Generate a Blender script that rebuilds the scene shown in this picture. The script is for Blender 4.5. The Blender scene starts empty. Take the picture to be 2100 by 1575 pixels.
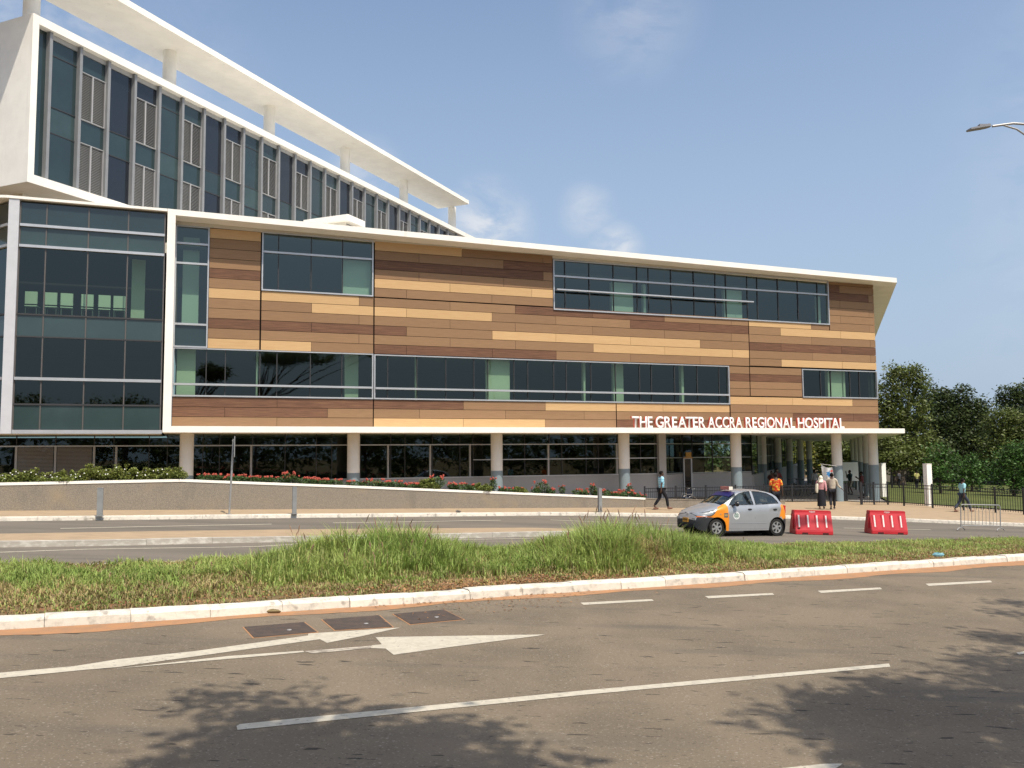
import bpy, bmesh, math, random
import numpy as np
from mathutils import Vector, Matrix
random.seed(7); rng = np.random.default_rng(7)
SC = bpy.context.scene
# ------------------------------------------------------------------ camera
CH = 2.48; FOC = 1780.; PIT = math.atan((928-787.5)/FOC); ROL = .0075; SL = .035
cp, sp, cr, sr = math.cos(PIT), math.sin(PIT), math.cos(ROL), math.sin(ROL)
RX = Vector((cr, sr*sp, -sr*cp)); UX = Vector((sr, -cr*sp, cr*cp)); FW = Vector((0, cp, sp))
cd = bpy.data.cameras.new('camera'); cam = bpy.data.objects.new('camera', cd)
SC.collection.objects.link(cam); SC.camera = cam
M = Matrix((RX, UX, -FW)).transposed().to_4x4(); M.translation = Vector((0, 0, CH)); cam.matrix_world = M
cd.sensor_width = 36; cd.lens = 36*FOC/2100; cd.clip_start = .1; cd.clip_end = 4000
# ------------------------------------------------------------------ light
SUN = Vector((.55*.5/1.0, -.835*.5, .866)).normalized()
EL = math.asin(SUN.z); AZ = math.atan2(SUN.x, SUN.y)
wd = bpy.data.worlds.new('World'); SC.world = wd; wd.use_nodes = True
nt = wd.node_tree; nt.nodes.clear()
def N(nt, t, **k):
    n = nt.nodes.new(t)
    for a, b in k.items():
        if a.startswith('i_'): n.inputs[a[2:].replace('_', ' ')].default_value = b
        else: setattr(n, a, b)
    return n
sky = N(nt, 'ShaderNodeTexSky', sky_type='NISHITA', sun_disc=False, sun_elevation=EL, sun_rotation=AZ,
        altitude=10, air_density=1.0, dust_density=3.0, ozone_density=2.0)
bg = N(nt, 'ShaderNodeBackground'); bg.inputs[1].default_value = .14
wo = N(nt, 'ShaderNodeOutputWorld'); nt.links.new(bg.outputs[0], wo.inputs[0])
tc = N(nt, 'ShaderNodeTexCoord')
def pxdir(px, py):
    return (RX*((px-1050)/FOC) + UX*((787.5-py)/FOC) + FW).normalized()
no = N(nt, 'ShaderNodeTexNoise'); no.inputs['Scale'].default_value = 14; no.inputs['Detail'].default_value = 7
no.inputs['Roughness'].default_value = .6; no.inputs['Distortion'].default_value = .4
mp = N(nt, 'ShaderNodeMapping'); mp.inputs['Scale'].default_value = (1, 1, 1.8)
nt.links.new(tc.outputs['Generated'], mp.inputs[0]); nt.links.new(mp.outputs[0], no.inputs['Vector'])
acc = None
for px, py, r, a in ((1000, 458, .05, .9), (1205, 430, .032, .55), (1262, 512, .03, 1.), (1300, 28, .07, .25), (745, 350, .04, .5),
                     (60, 250, .2, .5), (-900, 500, .3, .8), (3200, 300, .35, .8), (2600, 560, .15, .6)):
    d = pxdir(px, py)
    dn = N(nt, 'ShaderNodeVectorMath', operation='DISTANCE'); dn.inputs[1].default_value = d
    nt.links.new(tc.outputs['Generated'], dn.inputs[0])
    mr = N(nt, 'ShaderNodeMapRange', interpolation_type='SMOOTHSTEP'); mr.inputs['From Min'].default_value = r*1.3
    mr.inputs['From Max'].default_value = 0; mr.inputs['To Min'].default_value = 0; mr.inputs['To Max'].default_value = a
    nt.links.new(dn.outputs['Value'], mr.inputs['Value'])
    if acc is None: acc = mr.outputs[0]
    else:
        ad = N(nt, 'ShaderNodeMath', operation='MAXIMUM'); nt.links.new(acc, ad.inputs[0]); nt.links.new(mr.outputs[0], ad.inputs[1]); acc = ad.outputs[0]
mr = N(nt, 'ShaderNodeMapRange', interpolation_type='SMOOTHSTEP'); mr.inputs['From Min'].default_value = .30; mr.inputs['From Max'].default_value = .66
nt.links.new(no.outputs['Fac'], mr.inputs['Value'])
mu = N(nt, 'ShaderNodeMath', operation='MULTIPLY'); nt.links.new(acc, mu.inputs[0]); nt.links.new(mr.outputs[0], mu.inputs[1])
tint = N(nt, 'ShaderNodeMix', data_type='RGBA', blend_type='MULTIPLY'); tint.inputs[0].default_value = 1
sx = N(nt, 'ShaderNodeSeparateXYZ'); nt.links.new(tc.outputs['Generated'], sx.inputs[0])
hz_ = N(nt, 'ShaderNodeMapRange', interpolation_type='SMOOTHSTEP'); hz_.inputs['From Min'].default_value = .72; hz_.inputs['From Max'].default_value = -.05; hz_.inputs['To Max'].default_value = .88
nt.links.new(sx.outputs['Z'], hz_.inputs['Value']); hm = N(nt, 'ShaderNodeMix', data_type='RGBA'); nt.links.new(hz_.outputs[0], hm.inputs[0]); nt.links.new(sky.outputs[0], hm.inputs[6]); hm.inputs[7].default_value = (2.5, 3.05, 3.95, 1)
nt.links.new(hm.outputs[2], tint.inputs[6]); tint.inputs[7].default_value = (.97, 1, 1.0, 1)
cm = N(nt, 'ShaderNodeMix', data_type='RGBA'); nt.links.new(mu.outputs[0], cm.inputs[0]); nt.links.new(tint.outputs[2], cm.inputs[6])
cm.inputs[7].default_value = (4.6, 4.65, 4.8, 1)
nt.links.new(cm.outputs[2], bg.inputs[0])
sl = bpy.data.lights.new('sun', 'SUN'); sl.energy = 3.8; sl.angle = math.radians(.53); sl.color = (1, .915, .79)
so = bpy.data.objects.new('sun', sl); SC.collection.objects.link(so); so.location = (20, -30, 60)
so.rotation_euler = SUN.to_track_quat('Z', 'Y').to_euler()
SC.view_settings.view_transform = 'Standard'; SC.view_settings.look = 'None'; SC.view_settings.gamma = 1
SC.view_settings.use_curve_mapping = False; SC.view_settings.exposure = 0.38
# ------------------------------------------------------------------ helpers
def ray(px, py): return RX*((px-1050)/FOC) + UX*((787.5-py)/FOC) + FW
def G(px, py, off=0.):              # point on the sloping ground seen there
    d = ray(px, py); t = (CH-off)/(-(d.z+SL*d.x)); return (t*d.x, t*d.y)
def V(px, py, A, B):                # height on the vertical plane through A, B
    d = ray(px, py); dx, dy = B[0]-A[0], B[1]-A[1]; nx, ny = dy, -dx
    t = (A[0]*nx+A[1]*ny)/(d.x*nx+d.y*ny); return (t*d.x, t*d.y, CH+t*d.z)
def AT(px, py, Y): d = ray(px, py); return (d.x*Y/d.y, Y, CH+d.z*Y/d.y)
def gz(x, y=0):
    a = abs(x)
    f = a if a < 45 else 45+35*(1-math.exp(-(a-45)/35.))
    return -SL*math.copysign(f, x)
MATS = {}
def mat(name, col, rough=.7, spec=.5, metal=0., var=0., vscale=3., bump=0., bscale=40., col2=None, stretch=(1, 1, 1), coat=0., detail=6., rnd=0., fac=(.35, .65), transl=0.):
    if name in MATS: return MATS[name]
    m = bpy.data.materials.new(name); m.use_nodes = True; t = m.node_tree; b = t.nodes['Principled BSDF']
    b.inputs['Base Color'].default_value = (*col, 1); b.inputs['Roughness'].default_value = rough
    b.inputs['Specular IOR Level'].default_value = spec; b.inputs['Metallic'].default_value = metal
    b.inputs['Coat Weight'].default_value = coat
    c = N(t, 'ShaderNodeTexCoord'); mp = N(t, 'ShaderNodeMapping'); mp.inputs['Scale'].default_value = stretch
    t.links.new(c.outputs['Object'], mp.inputs[0]); vec = mp.outputs[0]
    if rnd:
        oi = N(t, 'ShaderNodeObjectInfo'); ad = N(t, 'ShaderNodeVectorMath', operation='SCALE'); ad.inputs['Scale'].default_value = 40
        cx = N(t, 'ShaderNodeCombineXYZ')
        for k in range(3): t.links.new(oi.outputs['Random'], cx.inputs[k])
        t.links.new(cx.outputs[0], ad.inputs[0]); a2 = N(t, 'ShaderNodeVectorMath', operation='ADD')
        t.links.new(vec, a2.inputs[0]); t.links.new(ad.outputs[0], a2.inputs[1]); vec = a2.outputs[0]
    if var or col2:
        n = N(t, 'ShaderNodeTexNoise'); n.inputs['Scale'].default_value = vscale; n.inputs['Detail'].default_value = detail; n.inputs['Roughness'].default_value = .62
        t.links.new(vec, n.inputs['Vector'])
        r = N(t, 'ShaderNodeMapRange', interpolation_type='SMOOTHSTEP'); r.inputs['From Min'].default_value = fac[0]; r.inputs['From Max'].default_value = fac[1]
        t.links.new(n.outputs['Fac'], r.inputs['Value'])
        mx = N(t, 'ShaderNodeMix', data_type='RGBA'); t.links.new(r.outputs[0], mx.inputs[0])
        c2 = col2 if col2 else tuple(v*(1-var) for v in col)
        mx.inputs[6].default_value = (*col, 1); mx.inputs[7].default_value = (*c2, 1)
        out = mx.outputs[2]
        if rnd:
            hv = N(t, 'ShaderNodeHueSaturation'); t.links.new(out, hv.inputs['Color'])
            rr = N(t, 'ShaderNodeMapRange'); rr.inputs['To Min'].default_value = 1-rnd; rr.inputs['To Max'].default_value = 1+rnd
            t.links.new(oi.outputs['Random'], rr.inputs['Value']); t.links.new(rr.outputs[0], hv.inputs['Value']); out = hv.outputs[0]
        t.links.new(out, b.inputs['Base Color'])
    if bump:
        n2 = N(t, 'ShaderNodeTexNoise'); n2.inputs['Scale'].default_value = bscale; n2.inputs['Detail'].default_value = 5
        t.links.new(vec, n2.inputs['Vector']); bp = N(t, 'ShaderNodeBump'); bp.inputs['Strength'].default_value = bump; bp.inputs['Distance'].default_value = .02
        t.links.new(n2.outputs['Fac'], bp.inputs['Height']); t.links.new(bp.outputs[0], b.inputs['Normal'])
    MATS[name] = m; return m
def extra_layer(m, col, scale, lo, hi, stretch=(1, 1, 1), coord='Object', strength=1., detail=4.):
    """blends one more noise-masked colour over a material's base colour"""
    t = m.node_tree; b = t.nodes['Principled BSDF']; l = b.inputs['Base Color'].links
    c = N(t, 'ShaderNodeTexCoord'); mp = N(t, 'ShaderNodeMapping'); mp.inputs['Scale'].default_value = stretch
    t.links.new(c.outputs[coord], mp.inputs[0]); n = N(t, 'ShaderNodeTexNoise'); n.inputs['Scale'].default_value = scale; n.inputs['Detail'].default_value = detail
    t.links.new(mp.outputs[0], n.inputs['Vector']); r = N(t, 'ShaderNodeMapRange', interpolation_type='SMOOTHSTEP')
    r.inputs['From Min'].default_value = lo; r.inputs['From Max'].default_value = hi; r.inputs['To Max'].default_value = strength
    t.links.new(n.outputs['Fac'], r.inputs['Value'])
    mx = N(t, 'ShaderNodeMix', data_type='RGBA'); t.links.new(r.outputs[0], mx.inputs[0])
    if l: t.links.new(l[0].from_socket, mx.inputs[6])
    else: mx.inputs[6].default_value = b.inputs['Base Color'].default_value
    mx.inputs[7].default_value = (*col, 1); t.links.new(mx.outputs[2], b.inputs['Base Color'])
def glass(name, tint, refl=.10, wav=.03, wsc=1.2):
    m = bpy.data.materials.new(name); m.use_nodes = True; t = m.node_tree; t.nodes.clear()
    o = N(t, 'ShaderNodeOutputMaterial'); tr = N(t, 'ShaderNodeBsdfTransparent'); tr.inputs[0].default_value = (*tint, 1)
    gl = N(t, 'ShaderNodeBsdfGlossy'); gl.inputs['Roughness'].default_value = .015; gl.inputs[0].default_value = (.80, .93, .90, 1)
    fr = N(t, 'ShaderNodeLayerWeight'); fr.inputs[0].default_value = .5; pw = N(t, 'ShaderNodeMath', operation='POWER'); pw.inputs[1].default_value = 4.5; t.links.new(fr.outputs['Facing'], pw.inputs[0])
    ma = N(t, 'ShaderNodeMath', operation='ADD', use_clamp=True); ma.inputs[1].default_value = refl+.04; t.links.new(pw.outputs[0], ma.inputs[0])
    mx = N(t, 'ShaderNodeMixShader'); t.links.new(ma.outputs[0], mx.inputs[0]); t.links.new(tr.outputs[0], mx.inputs[1]); t.links.new(gl.outputs[0], mx.inputs[2])
    if wav:
        c = N(t, 'ShaderNodeTexCoord'); n = N(t, 'ShaderNodeTexNoise'); n.inputs['Scale'].default_value = wsc; n.inputs['Detail'].default_value = 1
        t.links.new(c.outputs['Object'], n.inputs['Vector']); bp = N(t, 'ShaderNodeBump'); bp.inputs['Strength'].default_value = wav; bp.inputs['Distance'].default_value = .05
        t.links.new(n.outputs['Fac'], bp.inputs['Height']); t.links.new(bp.outputs[0], gl.inputs['Normal'])
    t.links.new(mx.outputs[0], o.inputs[0]); MATS[name] = m; return m
class MB:
    def __init__(s): s.v = []; s.f = []; s.m = []
    def quad(s, *p, m=0):
        k = len(s.v); s.v += [tuple(q) for q in p]; s.f.append(tuple(range(k, k+len(p)))); s.m.append(m)
    def box(s, a, b, m=0):
        x0, y0, z0 = a; x1, y1, z1 = b; k = len(s.v)
        s.v += [(x0, y0, z0), (x1, y0, z0), (x1, y1, z0), (x0, y1, z0), (x0, y0, z1), (x1, y0, z1), (x1, y1, z1), (x0, y1, z1)]
        for q in ((3, 2, 1, 0), (4, 5, 6, 7), (0, 1, 5, 4), (1, 2, 6, 5), (2, 3, 7, 6), (3, 0, 4, 7)): s.f.append(tuple(k+i for i in q)); s.m.append(m)
    def prism(s, poly, z0, z1, m=0):        # poly of (x,y); z0/z1 numbers or functions of (x,y)
        g0 = z0 if callable(z0) else (lambda x, y: z0); g1 = z1 if callable(z1) else (lambda x, y: z1)
        k = len(s.v); n = len(poly)
        s.v += [(x, y, g0(x, y)) for x, y in poly] + [(x, y, g1(x, y)) for x, y in poly]
        s.f.append(tuple(k+i for i in reversed(range(n)))); s.m.append(m); s.f.append(tuple(k+n+i for i in range(n))); s.m.append(m)
        for i in range(n): j = (i+1) % n; s.f.append((k+i, k+j, k+n+j, k+n+i)); s.m.append(m)
    def tube(s, pts, r, n=8, m=0, cap=True):
        pts = [Vector(p) for p in pts]; rr = r if isinstance(r, (list, tuple)) else [r]*len(pts); k = len(s.v)
        up = Vector((0, 0, 1))
        for i, p in enumerate(pts):
            t = (pts[min(i+1, len(pts)-1)]-pts[max(i-1, 0)]).normalized()
            a = t.cross(up if abs(t.z) < .95 else Vector((1, 0, 0))).normalized(); b = t.cross(a)
            for q in range(n):
                an = 2*math.pi*q/n; s.v.append(tuple(p+(a*math.cos(an)+b*math.sin(an))*rr[i]))
        for i in range(len(pts)-1):
            for q in range(n):
                q2 = (q+1) % n; s.f.append((k+i*n+q, k+i*n+q2, k+(i+1)*n+q2, k+(i+1)*n+q)); s.m.append(m)
        if cap:
            s.f.append(tuple(k+q for q in reversed(range(n)))); s.m.append(m)
            e = k+(len(pts)-1)*n; s.f.append(tuple(e+q for q in range(n))); s.m.append(m)
    def lathe(s, prof, c=(0, 0, 0), n=24, m=0, axis='z'):   # prof: (r, h)
        k = len(s.v)
        for r, h in prof:
            for q in range(n):
                a = 2*math.pi*q/n; x, y = r*math.cos(a), r*math.sin(a)
                p = (x, y, h) if axis == 'z' else (x, h, y)
                s.v.append((c[0]+p[0], c[1]+p[1], c[2]+p[2]))
        for i in range(len(prof)-1):
            for q in range(n):
                q2 = (q+1) % n; s.f.append((k+i*n+q, k+i*n+q2, k+(i+1)*n+q2, k+(i+1)*n+q)); s.m.append(m)
    def ell(s, c, r, n=10, m=0):
        k = len(s.v); c = Vector(c)
        for i in range(n+1):
            th = math.pi*i/n
            for q in range(2*n):
                a = math.pi*q/n; s.v.append((c.x+r[0]*math.sin(th)*math.cos(a), c.y+r[1]*math.sin(th)*math.sin(a), c.z+r[2]*math.cos(th)))
        for i in range(n):
            for q in range(2*n):
                q2 = (q+1) % (2*n); s.f.append((k+i*2*n+q, k+(i+1)*2*n+q, k+(i+1)*2*n+q2, k+i*2*n+q2)); s.m.append(m)
    def build(s, name, mats, parent=None, smooth=False, kind=None):
        me = bpy.data.meshes.new(name); me.from_pydata(s.v, [], s.f)
        if not isinstance(mats, (list, tuple)): mats = [mats]
        for q in mats: me.materials.append(q)
        if len(mats) > 1: me.polygons.foreach_set('material_index', s.m)
        if smooth: me.polygons.foreach_set('use_smooth', [True]*len(me.polygons))
        me.update()
        if s.v and len(s.f) < 60000:
            bm = bmesh.new(); bm.from_mesh(me); 
            if smooth: bmesh.ops.remove_doubles(bm, verts=bm.verts, dist=.0004)
            bmesh.ops.recalc_face_normals(bm, faces=bm.faces); bm.to_mesh(me); bm.free()
            if smooth:
                try: me.set_sharp_from_angle(angle=math.radians(38))
                except Exception: pass
        return link(name, me, parent, kind)
def link(name, me, parent=None, kind=None):
    o = bpy.data.objects.new(name, me); SC.collection.objects.link(o)
    if parent: o.parent = parent
    if kind: o['kind'] = kind
    return o
def thing(name, label, cat, loc=(0, 0, 0), rz=0., group=None, kind=None):
    o = bpy.data.objects.new(name, None); SC.collection.objects.link(o); o.empty_display_size = .2
    o.location = loc; o.rotation_euler = (0, 0, rz)
    if kind: o['kind'] = kind
    else: o['label'] = label; o['category'] = cat
    if group: o['group'] = group
    return o
def tag(o, label, cat, group=None):
    o['label'] = label; o['category'] = cat
    if group: o['group'] = group
    return o
def copy_tree(o, parent=None, top=True):
    c = o.copy(); SC.collection.objects.link(c); c.parent = parent
    for ch in list(o.children): copy_tree(ch, c, False)
    return c
# ------------------------------------------------------------------ materials
WHITE = mat('white_render', (.85, .82, .745), .75, .2, var=.07, vscale=.8, bump=.05, bscale=8)
extra_layer(WHITE, (.62, .58, .50), 1.0, .62, .85, (1.5, 1.5, .25), strength=.5)
extra_layer(WHITE, (.45, .42, .36), 3.0, .63, .8, (1.2, 1.2, .12), strength=.3)
CREAM = mat('cream_render', (.68, .64, .55), .85, .2, var=.1, vscale=.5)
ALU2 = mat('dull_aluminium', (.27, .275, .28), .5, .4, metal=.25, var=.1, vscale=1.5)
ALU = mat('silver_aluminium', (.50, .51, .52), .42, .5, metal=.55, var=.08, vscale=1.5)
DARKSEAL = mat('dark_seal', (.03, .03, .032), .6)
GAP = mat('black_backing', (.012, .009, .008), .9, .1)
W_L = mat('light_wood_laminate', (.56, .37, .185), .6, .2, col2=(.50, .315, .15), vscale=5, stretch=(.35, 1, 9), rnd=.05, fac=(.3, .7))
W_M = mat('mid_wood_laminate', (.285, .172, .093), .6, .2, col2=(.235, .140, .075), vscale=6, stretch=(.3, 1, 10), rnd=.07, fac=(.3, .7))
W_D = mat('dark_wood_laminate', (.195, .100, .057), .6, .2, col2=(.11, .056, .036), vscale=5, stretch=(.22, 1, 10), rnd=.07, fac=(.35, .62))
PANE = glass('tinted_glass', (.45, .56, .46), .028, .045, .9)
PANE2 = glass('upper_tinted_glass', (.42, .54, .48), .055, .02, .8)
SPAN = mat('teal_spandrel_glass', (.022, .040, .043), .06, .75, var=.15, vscale=.6)
SPAN2 = mat('pale_teal_spandrel_glass', (.036, .062, .062), .08, .7, var=.15, vscale=.6)
NAVY = mat('deep_blue_glass', (.010, .014, .020), .04, .8, var=.1)
LOUV = mat('louvre_slat_metal', (.30, .305, .30), .45, .5, metal=.3)
LOUVB = mat('blind_backing', (.12, .12, .115), .7)
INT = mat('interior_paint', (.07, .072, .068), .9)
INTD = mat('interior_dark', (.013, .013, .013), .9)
COLI = mat('interior_column_paint', (.85, .88, .78), .8)
GREY = mat('blue_grey_paint', (.20, .25, .27), .6, var=.06, vscale=2)
COLW = mat('column_paint', (.72, .69, .62), .75, .2, var=.06, vscale=2)
LGREY = mat('light_grey_panel', (.36, .36, .355), .6, var=.04)
PANEL2 = mat('soffit_paint', (.60, .575, .51), .85, .2)
RED = mat('sign_red', (.55, .10, .06), .5)
SIGNW = mat('sign_white', (.86, .85, .82), .5)
ASPH = mat('asphalt', (.190, .153, .108), .94, .12, col2=(.143, .116, .084), vscale=.35, bump=.35, bscale=60, detail=3)
extra_layer(ASPH, (.34, .30, .245), 38, .60, .70, strength=.5, detail=2)
extra_layer(ASPH, (.055, .048, .042), 30, .60, .72, strength=.65, detail=2, stretch=(1, 1.4, 1))
extra_layer(ASPH, (.20, .155, .112), .9, .5, .78, strength=.5)
extra_layer(ASPH, (.085, .078, .07), .55, .55, .75, stretch=(.35, 2.2, 1), strength=.5)
extra_layer(ASPH, (.03, .027, .025), 3.4, .665, .70, stretch=(.8, 3.4, 1), strength=.75, detail=3)
ASPH2 = mat('worn_asphalt', (.17, .148, .12), .94, .12, col2=(.135, .12, .098), vscale=.4, stretch=(.3, 2, 1), bump=.2, bscale=50)
extra_layer(ASPH2, (.09, .082, .075), 1.1, .56, .72, stretch=(.16, 1.6, 1), strength=.5)
MARK = mat('road_paint', (.50, .455, .36), .7, .3, col2=(.42, .38, .30), vscale=9, bump=.2, bscale=60)
extra_layer(MARK, (.17, .15, .125), 16, .62, .70, strength=.7)
MARK2 = mat('faded_road_paint', (.44, .39, .31), .8, .2, col2=(.22, .19, .155), vscale=7, fac=(.42, .58), stretch=(1, 2, 1))
SAND = mat('orange_dust', (.38, .20, .10), .95, .1, col2=(.30, .18, .105), vscale=4, bump=.2, bscale=50)
SOIL = mat('median_soil', (.20, .125, .07), .95, .1, col2=(.12, .10, .045), vscale=3, bump=.6, bscale=12)
KERB = mat('whitewashed_kerb', (.64, .59, .50), .9, .15, col2=(.42, .39, .335), vscale=5, bump=.4, bscale=14, rnd=.07, fac=(.45, .75))
extra_layer(KERB, (.24, .215, .18), 7, .57, .72, strength=.7)
KERB2 = mat('concrete_kerb', (.36, .33, .28), .85, .2, col2=(.50, .47, .41), vscale=4, bump=.3, bscale=14, rnd=.1, fac=(.45, .65), stretch=(.5, 2, 2))
PAVE = mat('tan_paving', (.37, .275, .175), .9, .2, col2=(.30, .225, .145), vscale=3.5, bump=.2, bscale=30, stretch=(.5, 1.5, 1))
extra_layer(PAVE, (.26, .20, .14), .8, .55, .75, strength=.35)
TERR = mat('granite_aggregate', (.27, .235, .185), .9, .2, col2=(.18, .157, .128), vscale=42, bump=.4, bscale=50, detail=3, fac=(.4, .6))
extra_layer(TERR, (.36, .32, .26), 48, .60, .68, strength=.6, detail=2)
extra_layer(TERR, (.11, .10, .085), 1.3, .55, .75, strength=.35, stretch=(1, 1, .4))
extra_layer(TERR, (.33, .25, .155), .8, .5, .75, strength=.5)
BLACK = mat('black_metal', (.018, .018, .02), .45, .5)
GALV = mat('galvanised_steel', (.40, .39, .37), .45, .5, metal=.5, var=.15, vscale=8)
POSTG = mat('grey_post_paint', (.24, .245, .24), .6, var=.15, vscale=4)
IRON = mat('rusty_iron', (.085, .062, .048), .75, .3, col2=(.062, .048, .04), vscale=7, bump=.4, bscale=40)
LAWN = mat('lawn', (.105, .118, .038), .95, .1, col2=(.07, .085, .026), vscale=.6, bump=.6, bscale=6)
def leafmat(name, a, b, trans=.25):
    m = mat(name, a, .5, .35, col2=b, vscale=.55, detail=3)
    t = m.node_tree; bs = t.nodes['Principled BSDF']; o = [n for n in t.nodes if n.type == 'OUTPUT_MATERIAL'][0]
    tr = N(t, 'ShaderNodeBsdfTranslucent'); mx = N(t, 'ShaderNodeMixShader'); mx.inputs[0].default_value = trans
    src = bs.inputs['Base Color'].links[0].from_socket
    # per-leaf tone
    ge = N(t, 'ShaderNodeNewGeometry'); hv = N(t, 'ShaderNodeHueSaturation'); r = N(t, 'ShaderNodeMapRange'); r.inputs['To Min'].default_value = .6; r.inputs['To Max'].default_value = 1.45
    t.links.new(ge.outputs['Random Per Island'], r.inputs['Value']); t.links.new(r.outputs[0], hv.inputs['Value']); t.links.new(src, hv.inputs['Color'])
    r2 = N(t, 'ShaderNodeMapRange'); r2.inputs['To Min'].default_value = .485; r2.inputs['To Max'].default_value = .51
    t.links.new(ge.outputs['Random Per Island'], r2.inputs['Value']); t.links.new(r2.outputs[0], hv.inputs['Hue'])
    t.links.new(hv.outputs[0], bs.inputs['Base Color']); t.links.new(hv.outputs[0], tr.inputs[0])
    t.links.new(bs.outputs[0], mx.inputs[1]); t.links.new(tr.outputs[0], mx.inputs[2]); t.links.new(mx.outputs[0], o.inputs[0]); return m
LF_O = leafmat('olive_leaf', (.125, .15, .038), (.085, .11, .026))
LF_D = leafmat('dark_leaf', (.068, .092, .030), (.045, .066, .020))
LF_B = leafmat('bright_leaf', (.075, .15, .034), (.05, .105, .022))
LF_P = leafmat('pale_leaf', (.12, .115, .05), (.08, .085, .03))
LF_S = leafmat('shrub_leaf', (.20, .225, .05), (.14, .17, .04))
LF_R = leafmat('rose_leaf', (.07, .12, .035), (.05, .09, .025))
BARK = mat('bark', (.13, .10, .075), .9, .2, col2=(.08, .06, .045), vscale=4, bump=.6, bscale=12)
# ------------------------------------------------------------------ ground
def ext(pts, l0, l1):
    p = [Vector(q) for q in pts]
    a = p[0]+(p[0]-p[1]).normalized()*l0; b = p[-1]+(p[-1]-p[-2]).normalized()*l1
    return [tuple(a)]+[tuple(q) for q in p]+[tuple(b)]
def sheet(name, lineA, lineB, off, m, kind='structure', parent=None):     # strip between two polylines given at matching points
    b = MB()
    for i in range(len(lineA)-1):
        q = [lineA[i], lineA[i+1], lineB[i+1], lineB[i]]
        b.quad(*[(x, y, gz(x)+off) for x, y in q])
    return b.build(name, m, parent, kind=kind)
def resample(pts, n):
    p = [Vector(q) for q in pts]; L = [0]
    for i in range(len(p)-1): L.append(L[-1]+(p[i+1]-p[i]).length)
    out = []
    for k in range(n+1):
        s = L[-1]*k/n; i = max(j for j in range(len(L)-1) if L[j] <= s+1e-9)
        t = (s-L[i])/max(1e-9, L[i+1]-L[i]); out.append(tuple(p[i].lerp(p[i+1], t)))
    return out
def clipx(pts, x0, x1, n):        # polyline (monotone in x) sampled at n+1 regular x
    xs = np.linspace(x0, x1, n+1); return [(float(x), float(np.interp(x, [q[0] for q in pts], [q[1] for q in pts]))) for x in xs]
b = MB(); xs = [-900, -300, -150, -80, -45, 45, 80, 120, 180, 300, 900]
for i in range(len(xs)-1):
    for y0, y1 in ((-600, 3), (3, 200), (200, 1500)):
        b.quad(*[(x, y, gz(x)-.05) for x, y in ((xs[i], y0), (xs[i+1], y0), (xs[i+1], y1), (xs[i], y1))])
b.build('ground', SOIL, kind='structure')
K1 = [G(*p) for p in ((0, 1292), (387, 1270), (500, 1261), (700, 1247), (824, 1240), (1071, 1221), (1300, 1207), (1586, 1187), (1857, 1167.5), (2100, 1150))]
K1 = ext(K1, 35, 35)
M2 = ext([G(*p, .1) for p in ((0, 1166), (517, 1152), (900, 1143), (1250, 1132), (1533, 1120), (2100, 1107))], 30, 28)      # far edge of the median
DK = ext([G(*p) for p in ((0, 1122.7), (255, 1119), (440, 1114), (613, 1111), (917, 1105), (1360, 1094))], 22, 0)        # divider kerb
DB = ext([G(*p, .13) for p in ((0, 1094.3), (333, 1089), (600, 1085.5), (817, 1083.5), (1083, 1082), (1365, 1089))], 20, 0)     # back of the divider
FK = ext([G(*p) for p in ((0, 1069), (500, 1063.3), (817, 1060), (1150, 1057), (1378, 1060), (1704, 1065), (1856, 1070), (2100, 1080))], 22, 25)
X0, X1 = -34., 44.
n = 60
kA = clipx(K1, X0, X1, n); road_near = [(x, -7.5+.42*x*0) for x, _ in kA]
road = thing('road', '', '', kind='structure')
mid = [(x, (y-7.5)/2) for x, y in kA]
sheet('road_surface', road_near, kA, 0., ASPH, None, road)
sheet('far_road', clipx(M2, X0, X1, n), clipx(FK, X0, X1, n), 0., ASPH2)
# dust washed against the near kerb, ragged towards the road
b = MB(); dn = clipx(K1, X0, 30, 420); off = [.42+.12*math.sin(i*.05)+.1*math.sin(i*.31)+.05*random.random()+.12*(x > 3)*min(1, (x-3)/10) for i, (x, y) in enumerate(dn)]
for i in range(420):
    (x, y), (x2, y2) = dn[i], dn[i+1]
    b.quad((x, y, gz(x)+.004), (x, y-off[i], gz(x)+.004), (x2, y2-off[i+1], gz(x2)+.004), (x2, y2, gz(x2)+.004))
b.build('dust_strip', SAND, kind='structure')
b = MB(); n3 = 26; b = MB()
b.quad(*[(x, y, gz(x)-.01) for x, y in ((X0, -16), (X1, -16), (X1, -7.5), (X0, -7.5))]); b.build('verge', PAVE, kind='structure')
# median soil
n = 100
kb = [(x, y+.22) for x, y in clipx(K1, X0, X1, n)]; mb = clipx(M2, X0, X1, n)
sheet('median', kb, mb, .11, SOIL)
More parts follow.
